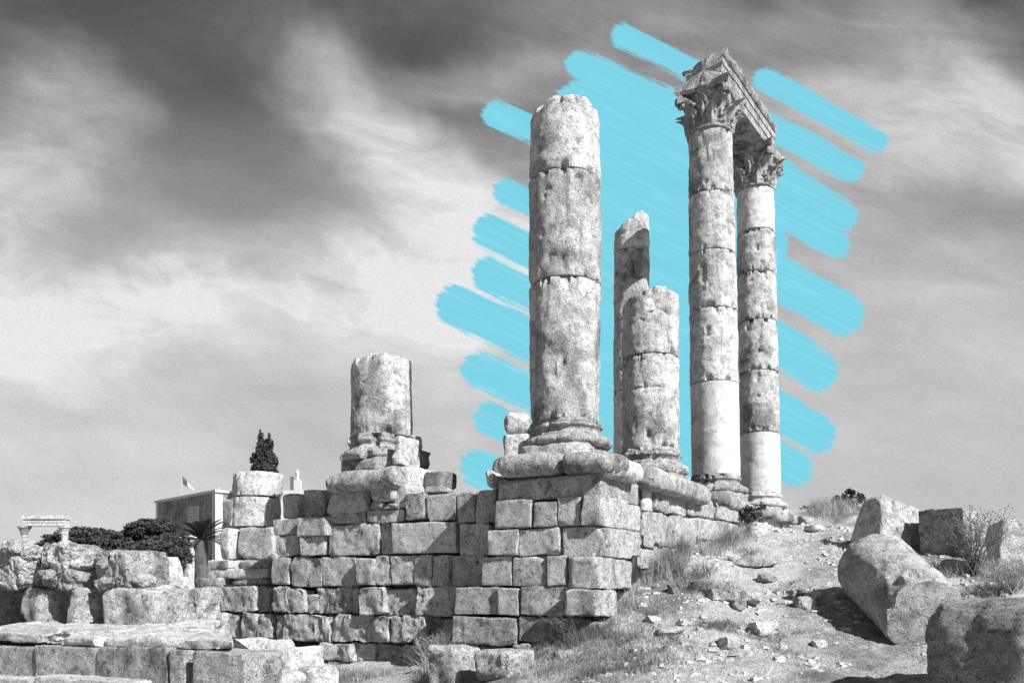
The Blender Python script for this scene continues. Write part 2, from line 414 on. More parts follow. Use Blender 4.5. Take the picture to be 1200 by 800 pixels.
def gz(x, y):
    x = np.atleast_1d(np.asarray(x, float)); y = np.atleast_1d(np.asarray(y, float))
    cx = np.clip(x, -46, 48); cy = np.clip(y, -14, 60)
    z = np.full(x.shape, _w[_n]) + _w[_n+1]*cx+_w[_n+2]*cy
    for k in range(_n):
        z = z+_w[k]*_tps((cx-ctrl[k, 0])**2+(cy-ctrl[k, 1])**2)
    far = np.sqrt((x-cx)**2+(y-cy)**2); k = np.exp(-far/60.0)
    z = z*k+(1-k)*1.2
    p = np.stack([x*0.9, y*0.9, np.zeros_like(x)], 1); near = np.exp(-np.maximum(0, np.hypot(x, y)-30)/30)
    return z+near*(0.09*fbm(p, 3)+0.035*fbm(p*5, 3)+0.020*np.clip(fbm(p*11+5, 3), -.3, 1))
def axis_steps(lo, hi, fine_lo, fine_hi, step):
    a = list(np.arange(fine_lo, fine_hi, step)); s = step; q = fine_lo
    pre = []
    while q > lo: s *= 1.28; q -= s; pre.append(q)
    s = step; q = a[-1]; post = []
    while q < hi: s *= 1.28; q += s; post.append(q)
    return np.array(pre[::-1]+a+post)
def build_ground():
    xs = axis_steps(-2500, 2500, -6.0, 10.5, 0.085); ys = axis_steps(-2500, 4500, 7.5, 24.5, 0.085)
    X, Yg = np.meshgrid(xs, ys); Z = gz(X.ravel(), Yg.ravel())
    v = np.stack([X.ravel(), Yg.ravel(), Z], 1); nx = len(xs); ny = len(ys)
    i, j = np.meshgrid(np.arange(nx-1), np.arange(ny-1)); a = (j*nx+i).ravel()
    f = np.stack([a, a+1, a+1+nx, a+nx], 1)
    m = bpy.data.materials.new('dry_earth'); m.use_nodes = True
    g = NT(m.node_tree); bs = g.n['Principled BSDF']
    tc = g.node('ShaderNodeTexCoord'); co = tc.outputs['Object']
    n1, _ = g.noise(co, 0.55, 6, 0.6, 0.5); n2, _ = g.noise(co, 4.5, 8, 0.68); n3, _ = g.noise(co, 26, 6, 0.75); n4, _ = g.noise(co, 95, 3, 0.7)
    vo = g.node('ShaderNodeTexVoronoi'); g.l.new(co, vo.inputs['Vector']); vo.inputs['Scale'].default_value = 16; vo.inputs['Randomness'].default_value = 1
    peb = g.m('MULTIPLY', g.ramp(vo.outputs['Distance'], 0.32, 0.18), g.ramp(n2, 0.5, 0.6))
    turf = g.ramp(g.m('ADD', g.m('MULTIPLY', n1, 0.6), g.m('MULTIPLY', n2, 0.4)), 0.46, 0.60)
    wa = g.node('ShaderNodeAttribute', attribute_name='worn')
    wk = g.ramp(g.m('ADD', wa.outputs['Fac'], g.m('MULTIPLY', g.m('SUBTRACT', n2, 0.5), 1.2)), 0.2, 0.9)
    turf = g.m('MULTIPLY', turf, g.m('SUBTRACT', 1.0, g.m('MULTIPLY', wk, 0.9)))
    val = g.m('ADD', g.m('MULTIPLY', g.m('SUBTRACT', 1.0, turf), 0.62), g.m('MULTIPLY', turf, 0.24))
    val = g.m('MULTIPLY', val, g.ramp(n3, 0.28, 0.70, 0.45, 1.30))
    val = g.m('MULTIPLY', val, g.ramp(n4, 0.28, 0.70, 0.60, 1.35))
    val = g.m('MULTIPLY', val, g.ramp(n2, 0.30, 0.66, 0.70, 1.15))
    val = g.m('ADD', val, g.m('MULTIPLY', peb, 0.16))
    g.l.new(g.grey(val), bs.inputs['Base Color']); bs.inputs['Roughness'].default_value = 1; bs.inputs['Specular IOR Level'].default_value = 0.1
    ht = g.m('ADD', g.m('ADD', g.m('MULTIPLY', n2, 0.7), g.m('MULTIPLY', n3, 0.8)), g.m('ADD', g.m('MULTIPLY', peb, 0.35), g.m('MULTIPLY', n4, 0.3)))
    bp = g.node('ShaderNodeBump'); bp.inputs['Strength'].default_value = 0.9; bp.inputs['Distance'].default_value = 0.10
    g.l.new(ht, bp.inputs['Height']); g.l.new(bp.outputs[0], bs.inputs['Normal'])
    pl = [np.array(p) for p in ((2.0, 8.2), (2.15, 10.0), (2.45, 11.4), (3.2, 12.8), (4.2, 14.6), (5.3, 17.0), (6.7, 20.0), (8.0, 23.5))]
    q = v[:, :2]; dm = np.full(len(q), 1e9)
    for a_, b_ in zip(pl[:-1], pl[1:]):
        t_ = np.clip(((q-a_)@(b_-a_))/((b_-a_)@(b_-a_)), 0, 1); dm = np.minimum(dm, np.linalg.norm(q-a_-t_[:, None]*(b_-a_), axis=1))
    worn = np.clip(1.25-dm/.75, 0, 1)
    o = new_mesh_obj('ground', v, f, m, sharp=0)
    at = o.data.attributes.new('worn', 'FLOAT', 'POINT'); at.data.foreach_set('value', worn.astype(np.float32)); o['kind'] = 'structure'
build_ground()
def G(px, py, y0=6.0, y1=45.0):
    """the point of the slope seen in that direction from the viewpoint"""
    Y = np.linspace(y0, y1, 900); x = (px-600)/1000*Y; z = EYE+(700-py)/1000*Y
    d = z-gz(x, Y); k = np.argmax(d < 0) if (d < 0).any() else len(Y)-1
    return Vector((x[k], Y[k], z[k]))

# ------------------------------------------------------------------ podium walls
CORNER = Vector((1.30, 12.68, 0))
seedc = [0]
def nseed():
    seedc[0] += 1; return seedc[0]*0.731
def ray_plane(px, O, d):
    mm = (px-600)/1000
    return (mm*O.y-O.x)/(d.x-mm*d.y)
def wall_stone(root, O, d, inn, r, depth=0.5, rad=0.035, rough=0.022, mat=None, name='stone_block', jitter=0.025, lump=0.0, cell=0.036, gap=0.011, crisp=True):
    """one squared stone of a wall whose face runs through O along d; r = left, top, right, bottom as seen from the viewpoint"""
    x0, y0, x1, y1 = r
    s0 = ray_plane(x0, O, d); s1 = ray_plane(x1, O, d); s0, s1 = min(s0, s1), max(s0, s1)
    sc = (s0+s1)/2; yc = (O+d*sc).y
    z0 = EYE+(700-y1)/1000*yc; z1 = EYE+(700-y0)/1000*yc
    sd_ = nseed(); rr = random.Random(sd_)
    off = rr.uniform(-jitter, jitter)
    hx = (s1-s0)/2-gap; hz = (z1-z0)/2-gap*0.8
    v, f = stone_shape(hx, depth/2, hz, rad, rough, sd_, cell, lump, skew=.05 if crisp else .09, facets=2 if crisp else 6, cut=.91, warp=.012 if crisp else .03)
    c = O+d*sc+inn*(depth/2+off)
    rot = Matrix((d.to_3d(), inn, Vector((0, 0, 1)))).transposed().to_4x4()
    M = Matrix.Translation(Vector((c.x, c.y, (z0+z1)/2))) @ rot @ Matrix.Rotation(rr.uniform(-.02, .02), 4, 'Y') @ Matrix.Rotation(rr.uniform(-.03, .03), 4, 'Z')
    return new_mesh_obj(name, place(v, M), f, mat or M_WALL, root)
def prism(root, name, pts, z0, z1, mat):
    n = len(pts); v = [(p[0], p[1], z0) for p in pts]+[(p[0], p[1], z1) for p in pts]
    f = [tuple(range(n-1, -1, -1)), tuple(range(n, 2*n))]+[(i, (i+1) % n, n+(i+1) % n, n+i) for i in range(n)]
    return new_mesh_obj(name, v, f, mat, root, smooth=False)
def fp(a, b): # a along the front (leftwards), b into the podium
    q = CORNER+VV*a+UV*b; return (q.x, q.y)
FD = -VV   # along the front, to the right

rr0 = random.Random(8)
# --- corner pier under the tallest stump
pier = thing('corner_pier', (CORNER.x, CORNER.y, 0.6), 'square stone corner pier with rounded cornice and ashlar courses under the thick column', 'pier')
for r, dp in [((580, 585, 624, 619), .5), ((624, 587, 653, 618), .42), ((653, 581, 680, 617), .5), ((680, 579, 705, 616), 1.05),
              ((571, 620, 608, 651), .45), ((607, 618, 656, 651), .5), ((657, 616, 704, 652), 1.25),
              ((563, 651, 600, 686), .5), ((600, 651, 641, 687), .5), ((641, 650, 664, 687), .5), ((666, 648, 697, 688), 1.2),
              ((531, 687, 583, 720), .6), ((583, 688, 609, 721), .5), ((609, 686, 693, 722), .95),
              ((530, 722, 607, 755), .6), ((607, 723, 688, 754), .8), ((688, 728, 706, 760), .6)]:
    wall_stone(pier, CORNER, FD, UV, r, dp, jitter=0.035, rad=.018, rough=rr0.choice([.007, .012, .02]) if r[1] < 700 else .024)
for r, dp in [((733, 590, 752, 622), .5), ((735, 622, 752, 652), .5), ((700, 652, 722, 690), .5), ((722, 655, 742, 690), .4), ((695, 690, 722, 722), .5)]:
    wall_stone(pier, CORNER, UV, VV, r, dp, jitter=0.03, name='stone_block')
wall_stone(pier, CORNER+UV*0.05, FD, UV, (581, 557, 702, 585), 1.6, 0.04, 0.012, M_STONE, 'dado_block', 0.0)
CO = CORNER-UV*0.15+FD*0.12
wall_stone(pier, CO, FD, UV, (578, 529, 653, 557), .7, 0.2, 0.014, M_STONE, 'cornice_block', 0.0)
wall_stone(pier, CO, FD, UV, (653, 526, 714, 554), .85, 0.2, 0.018, M_STONE, 'cornice_block', 0.0, lump=0.012)
wall_stone(pier, CORNER+FD*0.2, UV, VV, (718, 535, 757, 563), .7, 0.2, 0.014, M_LIGHT, 'cornice_block', 0.0)
prism(pier, 'rubble_core', [fp(.16, .16), fp(1.7, .16), fp(2.1, .6), fp(2.1, 2.9), fp(.2, 2.9)], 0.2, EYE+1.8, M_CORE)
wall_stone(pier, CORNER+UV*0.55, FD, UV, (574, 531, 690, 557), 1.9, 0.1, 0.02, M_STONE, 'bed_block', 0.0)

# --- curtain wall of the front, left of the pier
PC = CORNER+UV*0.34
wallf = thing('podium_front_wall', (PC+VV*4.5).to_tuple(), 'long dry-laid front wall of uneven courses left of the corner pier, under the short stump', 'stone wall')
rows = [((475, 577, 498, 609), .5), ((499, 578, 534, 610), .5), ((536, 576, 558, 613), .4), ((559, 574, 583, 613), .4),
        ((384, 575, 431, 602), .5), ((385, 600, 429, 614), .45), ((429, 596, 475, 612), .5),
        ((319, 607, 346, 627), .4), ((346, 605, 384, 628), .45), ((323, 628, 349, 652), .4), ((350, 627, 380, 651), .45),
        ((385, 613, 445, 651), .6), ((445, 612, 460, 649), .35), ((459, 611, 535, 648), .6), ((537, 613, 573, 651), .55),
        ((320, 653, 340, 685), .45), ((340, 652, 377, 688), .5), ((376, 652, 417, 687), .5), ((417, 653, 438, 686), .4), ((438, 650, 458, 685), .4),
        ((458, 650, 488, 685), .45), ((485, 649, 506, 688), .45), ((506, 650, 527, 687), .4), ((527, 649, 566, 687), .45),
        ((258, 687, 301, 717), .6), ((301, 688, 318, 717), .3), ((318, 686, 336, 717), .45), ((336, 689, 358, 718), .5), ((358, 696, 372, 718), .4), ((371, 688, 413, 719), .6),
        ((412, 687, 420, 719), .4), ((420, 687, 449, 720), .5), ((449, 690, 489, 721), .4), ((489, 687, 533, 721), .45),
        ((240, 718, 262, 747), .5), ((262, 717, 280, 747), .45), ((280, 718, 301, 748), .5), ((301, 719, 318, 748), .45), ((323, 720, 334, 749), .4), ((333, 719, 388, 751), .65),
        ((388, 720, 436, 752), .6), ((435, 721, 457, 752), .5), ((456, 721, 472, 753), .5), ((472, 720, 500, 754), .55), ((500, 723, 517, 756), .3), ((517, 724, 532, 757), .3),
        ((373, 753, 412, 774), .45), ((412, 753, 438, 775), .4), ((438, 754, 471, 781), .4), ((471, 754, 501, 779), .4),
        ((383, 774, 404, 796), .4), ((405, 776, 425, 796), .35), ((426, 780, 452, 798), .35)]
deep = {(301, 688, 318, 717): .22, (445, 612, 460, 649): .16, (449, 690, 489, 721): .12, (500, 723, 517, 756): .15, (517, 724, 532, 757): .18,
        (438, 754, 471, 781): .14, (471, 754, 501, 779): .16, (412, 753, 438, 775): .06, (405, 776, 425, 796): .1}
rr_ = random.Random(4)
for r, dp in rows:
    wall_stone(wallf, PC+UV*(deep.get(r, 0)+rr_.choice([0, 0, .05, -.07, -.03, .02])), FD, UV, r, dp, rad=rr_.uniform(.010, .03), rough=.040 if r[1] > 680 else rr_.choice([.010, .016, .028]), jitter=0.04, lump=0.006, crisp=r[1] < 680 and rr_.random() < .75)
for r in [(432, 569, 463, 588), (430, 585, 448, 597), (447, 588, 466, 597)]:
    wall_stone(wallf, PC-UV*0.05, FD, UV, r, .4, rad=0.08, rough=0.035, jitter=0.02)
wall_stone(wallf, PC+UV*0.02, FD, UV, (460, 566, 478, 596), .9, rad=.06, rough=.02, mat=M_LIGHT)
prism(wallf, 'rubble_core', [fp(1.6, .55), fp(7.0, .58), fp(7.0, 2.6), fp(1.6, 2.6)], 0.1, EYE+1.55, M_CORE)
prism(wallf, 'rubble_core', [fp(7.0, .62), fp(9.2, .62), fp(9.2, 1.8), fp(7.0, 1.8)], 0.0, EYE+.28, M_CORE)
prism(wallf, 'rubble_core', [fp(3.95, .5), fp(5.5, .5), fp(5.9, 2.3), fp(5.0, 2.3)], EYE+1.56, EYE+2.33, M_CORE)
PK = CORNER+UV*0.12
wall_stone(wallf, PK, FD, UV, (376, 549, 463, 575), 1.1, 0.18, 0.022, M_STONE, 'cornice_block', 0.0, lump=.02)
wall_stone(wallf, PK+UV*.3, FD, UV, (462, 545, 479, 592), .9, 0.08, 0.02, M_LIGHT, 'cornice_block', 0.0)

# --- side wall running back under the other columns
PSd = CORNER+VV*0.1
walls = thing('podium_side_wall', (PSd+UV*6).to_tuple(), 'sunlit side wall of the podium running back under the row of columns, half buried in grass', 'stone wall')
for r, dp in [((757, 570, 768, 600), .45), ((768, 571, 784, 600), .4), ((784, 575, 806, 603), .45), ((806, 581, 838, 606), .5), ((839, 590, 866, 611), .5), ((868, 596, 892, 614), .4),
              ((894, 606, 915, 624), .5), ((916, 612, 935, 627), .5), ((754, 600, 766, 642), .4), ((766, 602, 790, 640), .4), ((790, 605, 815, 640), .4), ((816, 608, 842, 634), .4),
              ((752, 642, 770, 668), .4), ((770, 640, 800, 662), .4), ((842, 612, 868, 632), .4)]:
    wall_stone(walls, PSd, UV, VV, r, dp, rad=.045, rough=.045, mat=M_LIGHT if rr_.random() < .2 else M_WALL, jitter=.04, lump=.015)
prism(walls, 'rubble_core', [fp(.42, 1.5), fp(2.3, 1.5), fp(2.3, 14.6), fp(.42, 14.6)], 0.4, EYE+2.22, M_CORE)
prism(walls, 'rubble_core', [fp(2.31, 3.0), fp(6.4, 3.0), fp(6.4, 15), fp(2.31, 15)], 0.4, EYE+2.1, M_CORE)
for r in [(767, 557, 836, 583), (845, 583, 889, 599), (901, 597, 936, 611)]:
    wall_stone(walls, PSd-VV*(.25 if r[0] != 845 else .12), UV, VV, r, .75, rad=.15, rough=.016, mat=M_STONE, name='cornice_block', jitter=0.0, lump=.008)

# ------------------------------------------------------------------ columns
def drum(root, c, z0, z1, r0, r1, mat, seed, chip_top=0.5, chip_bot=0.5, top=None, fine=0.012, low=0.02, name='drum', gouges=(), lean=0.0):
    """one drum of a shaft; top = function(x,y)->height offset for a broken top"""
    nseg = 112; rows_ = max(6, int((z1-z0)/0.04))
    zz = np.linspace(0, 1, rows_+1)
    e = 0.018
    prof = [(r0-e*1.6, z0+0.004)]+[(r0+(r1-r0)*t, z0+0.012+(z1-z0-0.024)*t) for t in zz]
    prof.append((r1-e*1.6, z1-0.004))
    for q in (0.85, 0.65, 0.45, 0.25, 0.08): prof.append(((r1-e)*q, z1-0.004))
    def chip(pts, off):
        th = np.arctan2(pts[:, 1], pts[:, 0]); a = np.stack([np.cos(th)*2.2, np.sin(th)*2.2, pts[:, 2]*1.3], 1)+off
        nb = fbm(a*1.3, 3); dt = z1-pts[:, 2]; db = pts[:, 2]-z0
        k = np.clip(nb-0.14, 0, 1)*0.55*(chip_top*np.exp(-(dt/0.09)**2)+chip_bot*np.exp(-(db/0.09)**2))+.02*(chip_top*np.exp(-(dt/.03)**2)+chip_bot*np.exp(-(db/.03)**2))
        k = k+0.16*chip_bot*np.clip(fbm(pts*2.3+off+9, 4, .55)-0.36, 0, 1)
        for (gth, gzz, gw, gh, gd) in gouges:
            dth = np.angle(np.exp(1j*(th-gth)))*r0
            k = k+gd*np.exp(-((dth/gw)**2+((pts[:, 2]-gzz)/gh)**2)**2)*(0.7+0.6*fbm(a*3, 2))
        return k
    v, f = lathe(prof, nseg, seed, fine, low, chip)
    if top is not None:
        t = np.clip((v[:, 2]-z0)/(z1-z0), 0, 1)
        v[:, 2] = z0+(v[:, 2]-z0)*(1+t*top(v[:, 0], v[:, 1])/(z1-z0))
    v = v+np.array([c[0], c[1], 0])
    v[:, 0] -= lean*(v[:, 2]-EYE-3.0)
    return new_mesh_obj(name, v, f, mat, root)
SHEAR_X = 0.0165          # tall shafts, capitals and architrave sheared sideways to match the image's vertical convergence
def base_profile(zb, zt, r, rt1, rt2):
    h = zt-zb; out = []
    def arc(rc, zc, hr, hh, n=9):
        for k in range(n):
            a = -math.pi/2+math.pi*k/(n-1); out.append((rc+hr*math.cos(a), zc+hh*math.sin(a)))
    out.append((r*0.6, zb)); arc(rt1-0.11*1.0, zb+0.20*h, 0.11, 0.20*h)
    out += [(rt1-.13, zb+.42*h), (rt1-.13, zb+.46*h), (r+.03, zb+.53*h), (r+.015, zb+.60*h), (r+.03, zb+.66*h), (rt2-.05, zb+.69*h)]
    arc(rt2-0.05, zb+.79*h, 0.05, .10*h, 7)
    out += [(r+.035, zb+.90*h), (r+.03, zb+.95*h), (r+.005, zt+.02), (r*.5, zt+.02)]
    dense = []
    for a, b in zip(out[:-1], out[1:]):
        k = max(1, int(math.hypot(b[0]-a[0], b[1]-a[1])/0.03))
        for q in range(k): dense.append((a[0]+(b[0]-a[0])*q/k, a[1]+(b[1]-a[1])*q/k))
    return dense+[out[-1]]
def column_base(root, c, zb, zs, r, seed, plinth_h=0.26, half=0.70, mat=None, erode=0.06, drop=None):
    def chip(pts, off):
        th = np.arctan2(pts[:, 1], pts[:, 0]); a = np.stack([np.cos(th)*1.6, np.sin(th)*1.6, pts[:, 2]*1.5], 1)+off
        k = erode*2.2*np.clip(fbm(a*1.2, 3)-0.12, 0, 1)
        if drop is not None:
            k = k+drop[1]*np.exp(-(np.angle(np.exp(1j*(th-drop[0])))/drop[2])**4)
        return k
    v, f = lathe(base_profile(zb+plinth_h, zs, r, r*1.36, r*1.12), 112, seed, 0.006, 0.010, chip)
    new_mesh_obj('base', v+np.array([c[0], c[1], 0]), f, mat or M_STONE, root)
    v, f = stone_shape(half, half, plinth_h/2, 0.05, 0.03, seed+.3, .05, .03)
    rad = np.hypot(v[:, 0], v[:, 1]); lim = half*1.16; k = np.where(rad > lim, lim/rad*1.0, 1.0); v[:, 0] *= k; v[:, 1] *= k
    rot = Matrix((FD.to_3d(), UV, Vector((0, 0, 1)))).transposed().to_4x4()
    M = Matrix.Translation(Vector((c[0], c[1], zb+plinth_h/2))) @ rot
    new_mesh_obj('plinth', place(v, M), f, mat or M_STONE, root)
def toward(cx, cy, px=None):   # angle on a shaft that faces the viewpoint
    return math.atan2(-cy, -cx)

c1 = Vector((0.89, 14.4, 0))
def grid(k, j=0): q = c1+UV*(4.0*k)+VV*(4.0*j); return (q.x, q.y)
E = EYE
# tallest-looking stump on the corner
a = (c1.x, c1.y); f0 = toward(*a)
col = thing('broken_column', (a[0], a[1], E+2.2), 'thick broken column of three cracked drums on the corner pier, nearest of the standing columns', 'column', 'broken columns of the temple')
column_base(col, a, E+2.18, E+2.92, .59, 1.1, .30, .68, erode=.05, drop=(f0-.75, .10, .75))
drum(col, a, E+2.92, E+5.22, .575, .605, M_SHAFT, 2.3, .75, .45, gouges=((f0-.15, E+3.75, .16, .3, .05), (f0+.25, E+4.2, .12, .4, .04)))
drum(col, a, E+5.225, E+6.97, .605, .60, M_SHAFT, 3.7, .35, 1.0, gouges=((f0+.2, E+5.45, .25, .16, .07), (f0-.3, E+5.5, .15, .12, .05)))
drum(col, a, E+6.975, E+8.26, .60, .575, M_SHAFT, 5.9, .9, .4, top=lambda x, y: -.9*np.maximum(0, np.hypot(x, y)-.30)**1.5-0.16*np.maximum(0, -x-.2)+.05*fbm(np.stack([x*4, y*4, x*0], 1), 3), gouges=((f0-1.25, E+7.9, .2, .35, .05),))
# second
a = grid(1); a = (a[0]-.09, a[1]); f0 = toward(*a)
col = thing('broken_column', (a[0], a[1], E+2.2), 'half-height broken column with a rounded top, between the thick column and the tall ones', 'column', 'broken columns of the temple')
column_base(col, a, E+2.25, E+3.04, .585, 7.3, .26, .72, erode=.08)
drum(col, a, E+3.04, E+4.95, .585, .59, M_SHAFT, 8.1, .7, .6, gouges=((f0-.2, E+4.25, .45, .03, .035), (f0+.3, E+4.15, .2, .03, .03)))
drum(col, a, E+4.955, E+6.47, .59, .575, M_SHAFT, 9.4, .7, .6, top=lambda x, y: -.12-.32*np.maximum(0, -x-.05)-.7*np.maximum(0, np.hypot(x, y)-.36)**1.3+.06*fbm(np.stack([x*4, y*4, x*0+3], 1), 3))
# the two tall columns
def leaf_mesh(R, z0, h, w, th, curl, seed, rb):
    """acanthus leaf lying on the bell and curling out at its tip"""
    nu, nv = 9, 12; front = []; 
    for j in range(nv+1):
        t = j/nv
        wd = w*(0.72+0.5*math.sin(math.pi*min(1, t*1.1))*0.75)*(1-0.45*max(0, t-.78)/.22)
        wd *= 1+0.20*math.cos(t*math.pi*7)
        out = curl*max(0, t-.45)**2*3.2; zz = z0+h*(t-0.30*max(0, t-.75)**1.3*2.2)
        for i in range(nu+1):
            s = i/nu*2-1
            rad = rb(z0+h*min(t, 1))+.085+.05*t+out-0.075*abs(s)**1.6+.030*math.cos(s*math.pi*3)*(0.4+.6*t)+.035*(1-abs(s))**3
            an = th+s*wd/2/max(.3, rad)
            front.append((rad*math.cos(an), rad*math.sin(an), zz))
    v = np.array(front); back = v.copy(); rr = np.hypot(back[:, 0], back[:, 1]); back[:, 0] *= (rr-.07)/rr; back[:, 1] *= (rr-.07)/rr; back[:, 2] -= .01
    n = len(v); f = []
    W = nu+1
    for j in range(nv):
        for i in range(nu):
            q = j*W+i; f.append((q, q+1, q+1+W, q+W)); f.append((n+q, n+q+W, n+q+1+W, n+q+1))
    border = [i for i in range(W)]+[j*W+nu for j in range(1, nv+1)]+[nv*W+i for i in range(nu-1, -1, -1)]+[j*W for j in range(nv-1, 0, -1)]
    for p_, q_ in zip(border, border[1:]+border[:1]): f.append((q_, p_, n+p_, n+q_))
    vv = np.concatenate([v, back]); vv = vv+0.018*fbm(vv*9+seed, 3)[:, None]*np.array([1, 1, .6])
    return vv, f
def capital(root, c, z0, z1, r, seed, mat, turn, plain=0.0):
    h = z1-z0; cc = np.array([c[0]-SHEAR_X*(z0+h*.5-EYE-3), c[1], 0])
    def rb(z): t = (z-z0)/h; return r*(0.90+0.03*t+0.40*max(0, t-.45)**2)
    ts = np.linspace(0, .88, 30)
    prof = [(r*1.0, z0), (r*1.07, z0+.02), (r*1.07, z0+.05), (r*.99, z0+.07)]+[(rb(z0+h*t), z0+h*t) for t in ts if h*t > .09]+[(r*.5, z0+h*.88)]
    v, f = lathe(prof, 96, seed, .018, .02)
    cap = new_mesh_obj('capital', v+cc, f, mat, root)
    rot = Matrix.Rotation(turn, 4, 'Z'); Rn = np.array(rot.to_3x3())
    for row in range(2):
        for k in range(8):
            th = turn+math.pi/4*k+(math.pi/8 if row == 0 else 0)
            v, f = leaf_mesh(r, z0+.06+row*.20*h, h*(.42 if row == 0 else .46), r*.60, th, .20 if row == 0 else .26, seed+k+row*9, rb)
            sub('leaf', v+cc, f, mat, cap, root)
    for k in range(4):       # corner volutes
        th = turn+math.pi/4+math.pi/2*k
        for sgn in (-1, 1):
            pts = []; rad = []
            for q in range(30):
                t = q/29
                if t < .45:
                    s = t/.45; R_ = r*(1.0+.48*s**1.6); z_ = z0+h*(.52+.30*s); da = sgn*.42*(1-s)**1.2
                else:
                    s = (t-.45)/.55; an = math.pi/2-s*math.pi*2.6; rr = .13*(1-.75*s)
                    R_ = r*1.42+rr*math.cos(an)*1.0; z_ = z0+h*.82-.13+rr*math.sin(an); da = sgn*.05
                pts.append((R_*math.cos(th+da), R_*math.sin(th+da), z_)); rad.append(.078-.025*t)
            v, f = tube(pts, rad, 7); v = np.array(v); v = v+.012*fbm(v*8+seed, 2)[:, None]
            sub('volute', v+cc, f, mat, cap, root)
    # abacus with hollow sides
    n = 14; ring = []
    for k in range(4):
        for i in range(n):
            s = i/n*2-1; a0 = turn+math.pi/2*k
            x = r*1.10+.20*r*abs(s)**2.2; y = s*r*1.30
            ring.append((x*math.cos(a0)-y*math.sin(a0), x*math.sin(a0)+y*math.cos(a0)))
    lv = []
    for q, (zz, sc) in enumerate([(.86, .5), (.86, .94), (.90, .97), (.92, 1.0), (.97, 1.02), (1.0, 1.02), (1.0, .5)]):
        lv.append([(x*sc, y*sc, z0+h*zz) for x, y in ring])
    m = len(ring); v = np.array([p for l in lv for p in l]); f = []
    for i in range(len(lv)-1):
        for j in range(m): f.append((i*m+j, i*m+(j+1) % m, (i+1)*m+(j+1) % m, (i+1)*m+j))
    f.append(tuple(range(m-1, -1, -1))); f.append(tuple((len(lv)-1)*m+j for j in range(m)))
    v = v+.07*fbm(v*4+seed, 3)[:, None]*np.array([1, 1, .6])
    sub('abacus', v+cc, f, mat, cap, root)
    return cap
TURN = math.atan2(UV.y, UV.x)
M_CAP = stone_mat('carved_limestone', 0.38, 0.42, 0.5, 0.55, 0.5, 0.8, 1.6, 0.25)
a = grid(2); f0 = toward(*a)
col = thing('tall_column', (a[0], a[1], E+2.3), 'nearer of the two tall columns, its leafy capital under the front end of the architrave', 'column', 'tall columns under the architrave')
column_base(col, a, E+2.3, E+3.0, .58, 11.1, .24, .70, erode=.14)
zs = [3.0, 5.27, 7.06, 8.47, 9.9, 11.42]; rs = [.592, .588, .578, .565, .548, .53]
for i in range(5):
    if i == 0: drum(col, a, E+zs[0], E+zs[1]-.004, rs[0], rs[1], M_NEW, 12, .06, .05, fine=.003, low=.006, lean=SHEAR_X)
    else: drum(col, a, E+zs[i]+.003, E+zs[i+1]-.003, rs[i], rs[i+1], M_SHAFT, 12+i*1.3, .5, .55, gouges=((f0-.1, E+10.9, .22, .32, .035),) if i == 4 else (), lean=SHEAR_X)
capital(col, a, E+11.42, E+12.50, .53, 17.0, M_CAP, TURN)
a = grid(3); f0 = toward(*a)
col = thing('tall_column', (a[0], a[1], E+2.3), 'farther of the two tall columns under the architrave, with a ring below its leafy capital', 'column', 'tall columns under the architrave')
column_base(col, a, E+2.3, E+2.98, .575, 21.1, .24, .70, mat=M_LIGHT, erode=.05)
zs = [2.98, 4.69, 6.45, 7.89, 9.26, 10.46, 11.66]; rs = [.58, .575, .568, .558, .545, .532, .515]
for i in range(6):
    if i == 0: drum(col, a, E+zs[0], E+zs[1]-.004, rs[0], rs[1], M_NEW, 22, .05, .05, fine=.003, low=.006, lean=SHEAR_X)
    else: drum(col, a, E+zs[i]+.003, E+zs[i+1]-.003, rs[i], rs[i+1], M_NEW if i == 5 else M_SHAFT, 22+i*1.9, .3 if i == 5 else .7, .1 if i == 5 else .7, lean=SHEAR_X)
capital(col, a, E+11.66, E+12.80, .515, 27.0, M_CAP, TURN)
# column of the inner row, behind
a = grid(3, 1)
col = thing('broken_column', (a[0], a[1], E+2.2), 'broken column with a slanting top, farthest back, behind the half-height column', 'column', 'broken columns of the temple')
column_base(col, a, E+2.08, E+3.0, .57, 31, .28, .7)
zs = [3.0, 6.4, 8.6, 10.75]
for i in range(3): drum(col, a, E+zs[i]+.003, E+zs[i+1]-.003, .575-.008*i, .567-.008*i, M_NEW if i == 0 else M_SHAFT, 32+i, .5, .5)
drum(col, a, E+10.753, E+11.9, .55, .54, M_SHAFT, 36, .5, .5, top=lambda x, y: -.65*np.maximum(0, .25-x)-.12*np.maximum(0, x-.3)+.06*fbm(np.stack([x*4, y*4, x*0+8], 1), 3))
# short stump on the left
a = grid(0, 1); f0 = toward(*a)
col = thing('broken_column', (a[0], a[1], E+2.3), 'short single-drum column stump on a shattered base above the front wall', 'column', 'broken columns of the temple')
column_base(col, a, E+2.36, E+3.07, .585, 41, .22, .66, erode=.12, drop=(f0+.75, .14, .5))
drum(col, a, E+3.07, E+4.62, .59, .575, M_SHAFT, 42.5, .45, .8, top=lambda x, y: -.10*np.maximum(0, -x)-.5*np.maximum(0, np.hypot(x, y)-.42)+.04*fbm(np.stack([x*4, y*4, x*0+5], 1), 3), gouges=((f0+.5, E+3.35, .16, .16, .05), (f0+.1, E+3.15, .5, .08, .03)))

